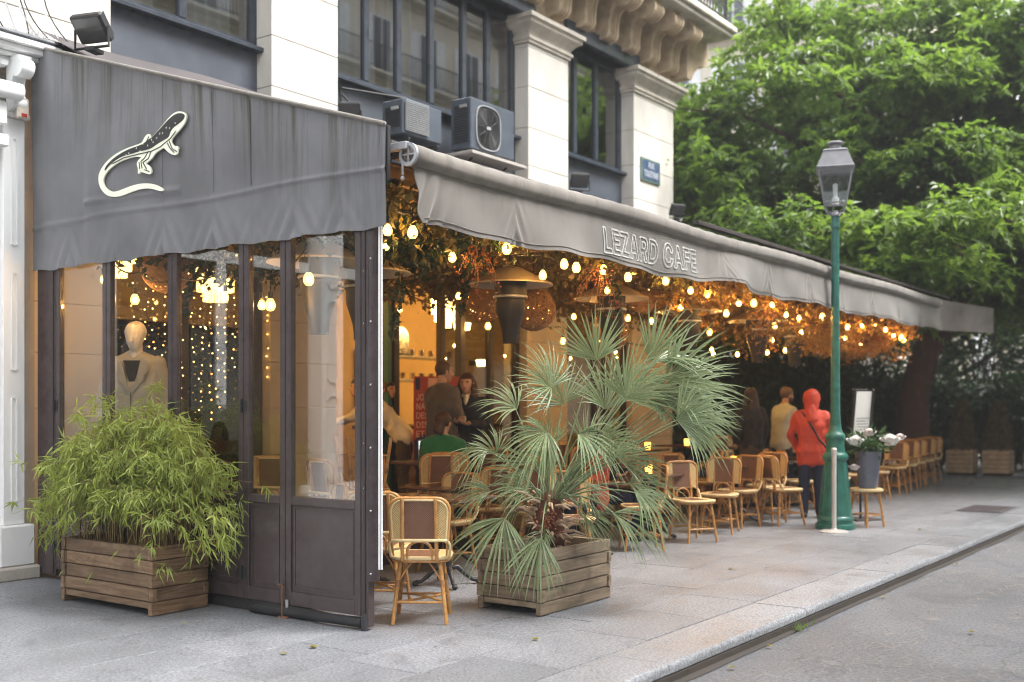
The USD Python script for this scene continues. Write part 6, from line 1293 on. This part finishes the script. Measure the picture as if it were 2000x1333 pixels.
person('person with long dark hair and black top left of the pale shirted man', (15.1, 6.6, 0), fwd + .5, 1.74, arms={'el': (-.12, -.05, -.24), 'wl': (.08, .1, -.2)}, hair=('long', 'hair_dark'), top=('top', 'cloth_black', 1.0, -.02), bottom=('skirt', 'cloth_brown'))
person('person in dull brown jacket between the pale shirt and the red coat', (16.5, 6.25, 0), fwd + 2.6, 1.68, hair=('short', 'hair_dark'), top=('jacket', 'cloth_brown', 1.0, -.1), bottom=('trousers', 'cloth_black'), skin='skin_tan')
person('person in coral patterned top sitting behind the right palm fronds', (10.15, 6.25, -.02), fwd + 2.0, 1.66, 'sit', arms={'el': (-.05, .12, -.24), 'wl': (.05, .2, .02), 'er': (.05, .12, -.24), 'wr': (-.03, .2, .0)}, hair=('long', 'hair_dark'), top=('top', 'cloth_coral', .6, -.02))
person('person in dark jacket sitting behind the right palm fronds', (10.75, 6.55, -.02), fwd - 2.2, 1.7, 'sit', arms={'el': (-.05, .12, -.24), 'wl': (.05, .2, .02), 'er': (.05, .12, -.24), 'wr': (-.03, .2, .0)}, hair=('short', 'hair_dark'), top=('jacket', 'cloth_navy', 1.0, -.02))
# mannequin on a low plinth behind the glass
mq = thing('mannequin', 'bald shop mannequin in a beige jacket standing behind the left panes', 'mannequin', (5.93, 8.44, .50), 2.2)
hdm = MB().add(blend([hull(((0, 0, 1.66), .10), ((0, .03, 1.58), .075), ((0, .045, 1.53), .05)), hull(((0, -.01, 1.56), .055), ((0, 0, 1.42), .06)), hull(((0, .105, 1.60), .012), ((0, .12, 1.565), .016)), hull(((-.16, 0, 1.38), .05), ((.16, 0, 1.38), .05), ((0, 0, 1.42), .06)), hull(((-.1, 0, 1.2), .09), ((.1, 0, 1.2), .09), ((0, 0, .8), .09))], .02, 5)); hdm.build('body', 'mannequin_skin', mq, smooth=True)
jk = blend([hull(((0, -.02, 1.44), .075), ((-.18, 0, 1.36), .065), ((.18, 0, 1.36), .065)), hull(((-.17, 0, 1.36), .07), ((.17, 0, 1.36), .07), ((-.13, 0, 1.18), .12), ((.13, 0, 1.18), .12)), hull(((-.13, 0, 1.18), .12), ((.13, 0, 1.18), .12), ((-.16, 0, .72), .11), ((.16, 0, .72), .11)), hull(((-.20, 0, 1.38), .07), ((-.28, .0, 1.08), .06)), hull(((-.28, 0, 1.08), .06), ((-.27, .06, .82), .05)), hull(((.20, 0, 1.38), .07), ((.28, .0, 1.08), .06)), hull(((.28, 0, 1.08), .06), ((.27, .06, .82), .05))], .025, 5)
jk.vertices += jk.vertex_normals * ((meshkit.fbm(jk.vertices * 12, 2)[:, None] - .5) * .02); MB().add(jk).build('jacket', 'cloth_beige', mq, smooth=True)
m = MB()
for s in (-1, 1): m.prism(Polygon([(s * .02, 1.12), (s * .085, 1.40), (s * .14, 1.40), (s * .15, 1.30), (s * .11, 1.27), (s * .12, 1.24)]).buffer(0), .012, ((0, .118, 0), (1, 0, 0), (0, 0, 1), (0, 1, 0)))
m.build('lapel', 'cloth_beige', mq); MB().prism(Polygon([(0, 1.12), (.075, 1.40), (-.075, 1.40)]), .012, ((0, .098, 0), (1, 0, 0), (0, 0, 1), (0, 1, 0))).build('dark_shirt', 'cloth_black', mq); MB().tube([(0, .128, .74), (0, .131, 1.12)], .004, 5).build('jacket_edge', 'cloth_brown', mq); MB().tube([(0, 0, .8), (0, 0, 0)], .02, 8).build('stand_pole', 'steel', mq)
pt = thing('display_plinth', 'low dark plinth under the mannequin', 'plinth', (5.93, 8.44, 0)); MB().box(-.3, -.3, 0, .3, .3, .48, .01).build('block', 'dark_brown', pt); MB().box(-.32, -.32, .481, .32, .32, .499, .004).build('top_board', 'table_wood', pt)

# ================================================================== TREES
def tree(name, label, base, trunk, r0, limbs, blobs, nsprays, leaf, mat_, seed, L, W, group=None):
    """trunk polyline, limbs from a trunk point to blobs; every blob (centre, radii) is filled with drooping leaf sprays"""
    r = np.random.default_rng(seed); t = thing(name, label, 'tree', base, 0, group)
    P = np.array(trunk, float); q = np.linspace(0, 1, len(P)); k = np.linspace(0, 1, 16); TP = np.stack([np.interp(k, q, P[:, c]) for c in range(3)], 1)
    MB().tube(TP, np.interp(k, [0, .06, 1], [r0 * 1.35, r0, r0 * .55]), 14).build('trunk', 'bark', t, smooth=True)
    C = np.array([b[0] for b in blobs], float); Rd = np.array([b[1] for b in blobs], float); lm = MB()
    for c in C:
        s = TP[r.integers(8, 16)]; lm.tube(bez(s, (s + c) / 2 + [0, 0, -.3 + .8 * r.random()], c, 9), np.linspace(r0 * .35, .03, 9), 7)
    vol = Rd.prod(1) ** .7; idx = r.choice(len(C), nsprays, p=vol / vol.sum())
    d = r.normal(size=(nsprays, 3)); d /= np.linalg.norm(d, axis=1)[:, None]; rad = r.uniform(.25, 1.0, nsprays) ** .5 * (.82 + .36 * meshkit.noise(d * 3 + idx[:, None] * 7.1))
    ncl = max(60, nsprays // 26); ci = r.integers(0, ncl, nsprays); idx = idx[:ncl][ci]; d0 = d[:ncl]; rad0 = rad[:ncl]   # sprays gather in flat layered clumps
    S = C[idx] + d0[ci] * rad0[ci][:, None] * Rd[idx] + r.normal(size=(nsprays, 3)) * [.42, .42, .13]; d = d0[ci]
    hz_ = np.stack([d[:, 0], d[:, 1], np.zeros(nsprays)], 1) + r.normal(size=(nsprays, 3)) * [.5, .5, .12]; hz_ /= np.linalg.norm(hz_, axis=1)[:, None]
    for i in range(0, nsprays, max(1, nsprays // 500)): lm.tube([C[idx[i]] * .5 + S[i] * .5, S[i]], [.018, .006], 4)
    lm.build('limbs', 'bark', t, smooth=True)
    u = r.random((nsprays, leaf)); side = r.choice([-1, 1], (nsprays, leaf)); D = hz_[:, None] * np.ones((1, leaf, 1)); perp = np.stack([-hz_[:, 1], hz_[:, 0], 0 * hz_[:, 0]], 1)[:, None]
    base_ = S[:, None] + D * (u * L * 2.6)[..., None] - np.array([0, 0, 1]) * (u ** 2 * L * 1.3)[..., None]
    dirs = D * .6 + perp * (side * (1 - .4 * u))[..., None] * .8 + np.array([0, 0, -.25]) + r.normal(size=(nsprays, leaf, 3)) * .38
    nn = np.array([0, 0, 1.0]) + r.normal(size=(nsprays, leaf, 3)) * .35
    n = nsprays * leaf
    MB().raw(*leaves(base_.reshape(-1, 3), dirs.reshape(-1, 3), nn.reshape(-1, 3), L * r.uniform(.4, 1.4, n), W * r.uniform(.7, 1.2, n), .18)).build('crown', mat_, t, kind='stuff')
    return t
B1 = [((-4.0, 2.2, 7.2), (1.4, 1.3, 1.1)), ((-2.6, 1.6, 8.6), (1.4, 1.3, 1.0)), ((-3.2, 3.1, 7.1), (1.4, 1.2, 1.1)), ((-4.4, 3.1, 5.8), (1.5, 1.2, 1.3)), ((-4.6, 2.6, 3.6), (1.2, 1.1, .8)), ((-.6, .2, 9.4), (1.8, 1.8, 1.2)), ((-3.6, .6, 3.9), (1.5, 1.5, .8)), ((-1.3, 1.6, 6.6), (2.2, 1.9, 1.5)), ((-3.2, 3.0, 5.4), (2.0, 1.3, 1.2)), ((-3.7, 2.7, 4.1), (1.5, 1.2, .9)), ((-2.6, -.8, 5.6), (2.0, 2.0, 1.3)), ((0, -1.2, 7.6), (2.4, 2.4, 1.6)), ((-2.0, .0, 7.8), (1.8, 1.8, 1.2)), ((1.0, 1.2, 8.4), (2.1, 2.0, 1.4)), ((-4.2, -1.8, 4.6), (1.6, 1.6, .9)), ((-1.5, -3.0, 5.2), (2.0, 1.9, 1.2)), ((-2.9, 3.8, 6.4), (1.3, 1.0, 1.1)), ((1.8, -.8, 5.6), (2.0, 2.2, 1.2)), ((-4.9, 1.0, 4.6), (1.1, 1.3, .8)), ((-2.2, 4.2, 4.9), (1.2, 1.0, 1.2))]
tree('broadleaf_tree', 'leafy green tree with leaning brown trunk behind the far end of the awning', (23.9, 6.75, 0), [(0, 0, -.1), (.03, .05, 1.6), (.15, -.25, 2.8), (.7, -.9, 4.1), (.9, -1.0, 5.8)], .36, 0, B1, 7800, 13, 'leaf_tree', 41, .19, .10)
B2 = [((-1.2, 1.4, 6.6), (2.6, 2.3, 1.6)), ((-2.6, -.2, 4.9), (2.2, 2.0, 1.3)), ((0, -1.5, 8.2), (2.6, 2.4, 1.8)), ((-2.6, 1.2, 8.6), (2.2, 2.0, 1.5)), ((-3.6, 1.8, 5.9), (1.7, 1.6, 1.1)), ((-1.0, -2.6, 5.6), (2.2, 2, 1.3)), ((-2.2, 2.4, 4.1), (2.0, 1.6, .9)), ((-.5, 2.2, 10.2), (2.4, 2.2, 1.2))]
tree('broadleaf_tree', 'large green tree at the right edge with branches over the pavement', (26.6, 3.2, 0), [(0, 0, -.1), (-.05, .1, 2.0), (-.1, .2, 4.5), (.1, .1, 6.5)], .32, 0, B2, 6000, 13, 'leaf_tree', 42, .195, .10)
B3 = [((0, 0, 6.2), (3.0, 2.6, 2.0)), ((-2.2, -1.0, 4.5), (2.2, 2.0, 1.4)), ((1.2, -2.4, 4.6), (2.4, 2.0, 1.5)), ((-1, 1.8, 7.6), (2.4, 2, 1.4))]
tree('shade_tree', 'dark shaded tree behind the terrace near the building corner', (24.5, 12.2, 0), [(0, 0, -.1), (.1, 0, 2), (0, .2, 5)], .24, 0, B3, 2400, 11, 'leaf_tree', 43, .24, .11)
tree('shade_tree', 'dark shaded tree beyond the planters at the right edge', (32.5, 8.2, 0), [(0, 0, -.1), (.1, 0, 2), (0, .2, 5)], .26, 0, [((0, 0, 6.4), (3.6, 3.4, 2.2)), ((-2.6, 1, 4.4), (2.4, 2.2, 1.5)), ((.5, -3.2, 4.6), (2.6, 2.4, 1.6)), ((0, 2.8, 4.8), (2.4, 2.2, 1.7))], 2600, 11, 'leaf_tree', 44, .25, .11)
def shrub(x, y, h, w, label, seed, m_='leaf_dark', n=3600, L=.20):
    r = np.random.default_rng(seed); t = thing('shrub', label, 'shrub', (x, y, 0))
    k = MB()
    for i in range(9):
        a = r.uniform(0, 2 * PI); k.tube(bez((0, 0, 0), (.1 * w * math.cos(a), .1 * w * math.sin(a), h * .5), (.35 * w * math.cos(a), .35 * w * math.sin(a), h * r.uniform(.7, .95)), 7), np.linspace(.035, .008, 7), 5)
    k.build('stems', 'bark', t)
    d = r.normal(size=(n, 3)); d /= np.linalg.norm(d, axis=1)[:, None]; p = d * (r.uniform(.1, 1, n) ** .6 * (.75 + .5 * meshkit.noise(d * 3.3 + seed)))[:, None] * [w * .5, w * .5, h * .5] + [0, 0, h * .53]
    MB().raw(*leaves(p, d + r.normal(size=(n, 3)) * .6 + [0, 0, -.3], r.normal(size=(n, 3)) + [0, 0, 1], L * r.uniform(.7, 1.3, n), L * .45)).build('foliage', m_, t, kind='stuff')
for i, (x, y, h, w, l) in enumerate([(19.9, 10.6, 3.0, 2.6, 'dark laurel shrub at the building corner behind the terrace'), (21.3, 9.4, 2.6, 2.3, 'dark laurel shrub behind the black topped person'), (22.4, 8.3, 2.5, 2.2, 'dark laurel shrub behind the pale shirted man'), (25.3, 8.3, 2.4, 2.4, 'dark laurel shrub left of the leaning trunk'), (26.8, 7.2, 2.3, 2.3, 'dark laurel shrub right of the leaning trunk'), (27.6, 5.6, 2.2, 2.2, 'dark laurel shrub behind the far wooden planters'), (28.2, 4.0, 2.3, 2.2, 'dark laurel shrub at the right edge behind the planters'), (23.5, 10.8, 3.8, 3.2, 'tall dark shrub deep behind the terrace'), (29.6, 4.4, 4.4, 3.2, 'tall dark shrub behind the planters at the right edge'), (30.2, 6.8, 4.6, 3.4, 'tall dark shrub behind the middle far planter'), (28.6, 9.0, 4.6, 3.2, 'tall dark shrub right behind the leaning trunk'), (26.0, 10.2, 4.4, 3.2, 'tall dark shrub left behind the leaning trunk'), (31.5, 2.2, 4.4, 3.4, 'tall dark shrub furthest right beyond the pavement'), (21.6, 12.2, 4.2, 3.0, 'tall dark shrub behind the building corner'), (20.2, 9.0, 1.9, 1.7, 'low dark shrub at the open end of the terrace')]): shrub(x, y, h, w, l, 60 + i)
for i, (x, y, lab) in enumerate([(25.0, 6.05, 'far wooden slat planter nearest the brown trunk'), (25.2, 5.35, 'far wooden slat planter in the middle of the row'), (25.3, 4.55, 'far wooden slat planter at the right edge'), (24.6, 6.9, 'far wooden slat planter half hidden behind the last chair')]):
    t = thing('far_planter', lab, 'planter', (x, y, 0))
    for j in range(5): MB().box(-.27, -.27, .06 + j * .098, .27, .27, .15 + j * .098, .008).build('slat', 'plank_far', t)
    MB().box(-.25, -.25, 0, .25, .25, .54).build('liner', 'soil', t)
    r = np.random.default_rng(80 + i); n = 900; z = r.random(n); a = r.uniform(0, 2 * PI, n); rd = .30 * (1 - z * .75) * (.6 + .5 * r.random(n))
    p = np.stack([rd * np.cos(a), rd * np.sin(a), .5 + z * 1.05], 1); c = thing('conifer_shrub', ['brownish conifer in the planter nearest the trunk', 'brownish conifer in the middle far planter', 'green conifer in the far planter at the right edge', 'small conifer in the half hidden far planter'][i], 'shrub', (x, y, .0))
    MB().tube([(0, 0, .5), (0, 0, 1.5)], [.03, .008], 6).build('stem', 'bark', c); MB().raw(*leaves(p, np.stack([np.cos(a), np.sin(a), .9 + 0 * a], 1), np.stack([np.cos(a), np.sin(a), -.3 + 0 * a], 1), .14, .035)).build('foliage', 'leaf_brown' if i < 2 else 'leaf_dark', c, kind='stuff')

# ================================================================== BUILDINGS AROUND
def block(name, label, x0, x1, y0, y1, H, face, ground=3.6, storey=3.1, bay=2.3, m_='cream_facade', balc=True, maxw=80):
    """cream apartment house: the street face ('-x' or '+y') has openings with shutters, balconies and string courses"""
    t = thing(name, label, 'building')
    MB().box(x0, y0, 0, x1, y1, H).build('walls', m_, t)
    L0, L1 = (y0, y1) if face == '-x' else (x0, x1)
    def on(a, b, z0, z1, out, dep):                    # box lying on the face
        if face == '-x': return (x0 - out, a, z0, x0 - out + dep, b, z1)
        return (a, y1 + out - dep, z0, b, y1 + out, z1)
    z = ground; cnt = 0; co = MB()
    while z + storey < H + .1:
        co.box(*on(L0, L1, z - .25, z - .08, .12, .12)); a = L0 + bay * .5
        if balc:
            MB().box(*on(L0 + .3, L1 - .3, z - .078, z + .02, .55, .55), .01).build('balcony', m_, t)
            m = MB(); m.box(*on(L0 + .3, L1 - .3, z + .92, z + .96, .52, .04)); m.box(*on(L0 + .3, L1 - .3, z + .12, z + .15, .52, .03)); q = L0 + .35
            while q < L1 - .3: m.box(*on(q, q + .02, z + .02, z + .92, .515, .02)); q += .14
            m.build('balcony_rail', 'black_metal', t, kind='stuff')
        while a + 1.1 < L1:
            cnt += 1
            if cnt < maxw:
                f_ = MB().box(*on(a, a + 1.1, z + .05, z + 2.25, .06, .06)).build('window', 'shutter_white', t)
                MB().box(*on(a + .09, a + .51, z + .15, z + 2.15, .072, .0115)).build('pane', 'slate_panel', f_); MB().box(*on(a + .59, a + 1.01, z + .15, z + 2.15, .072, .0115)).build('pane', 'slate_panel', f_)
                for s in (-.5, 1.12): MB().box(*on(a + s, a + s + .48, z + .05, z + 2.2, .05, .05)).build('shutter', 'shutter_white', t)
            a += bay
        z += storey
    co.box(*on(L0, L1, H - .4, H, .4, .4)); co.build('cornice', m_, t)
    return t
block('apartment_building', 'pale apartment house with black balcony rails far behind the trees', 44, 56, 13, 40, 22, '-x', 4.2, 3.3, 2.6)
block('apartment_building', 'cream apartment house glimpsed between the leaves at the right', 58, 70, -2, 12.5, 15, '-x', 3.6, 3.1, 2.6)
block('apartment_building', 'cream house across the street mirrored in the upper windows', 4, 52, -22, -9, 21, '+y', 4.2, 3.2, 2.7, balc=True)
block('apartment_building', 'cream house across the street behind the photographer', -40, 2, -22, -9, 14, '+y', 4.2, 3.2, 3.0, balc=False, maxw=40)

# ================================================================== AIR (drizzle)
M['haze'] = usdkit.material(stage, '/World/Looks/haze', {'v': ('principled_volume', {'color': (0.92, 0.94, 0.95), 'density': 0.0011, 'anisotropy': 0.2})}, [], volume='v.volume')
MB().box(-72, -42, -1.6, 127, 72, 23.5).build('haze', 'haze', kind='stuff')
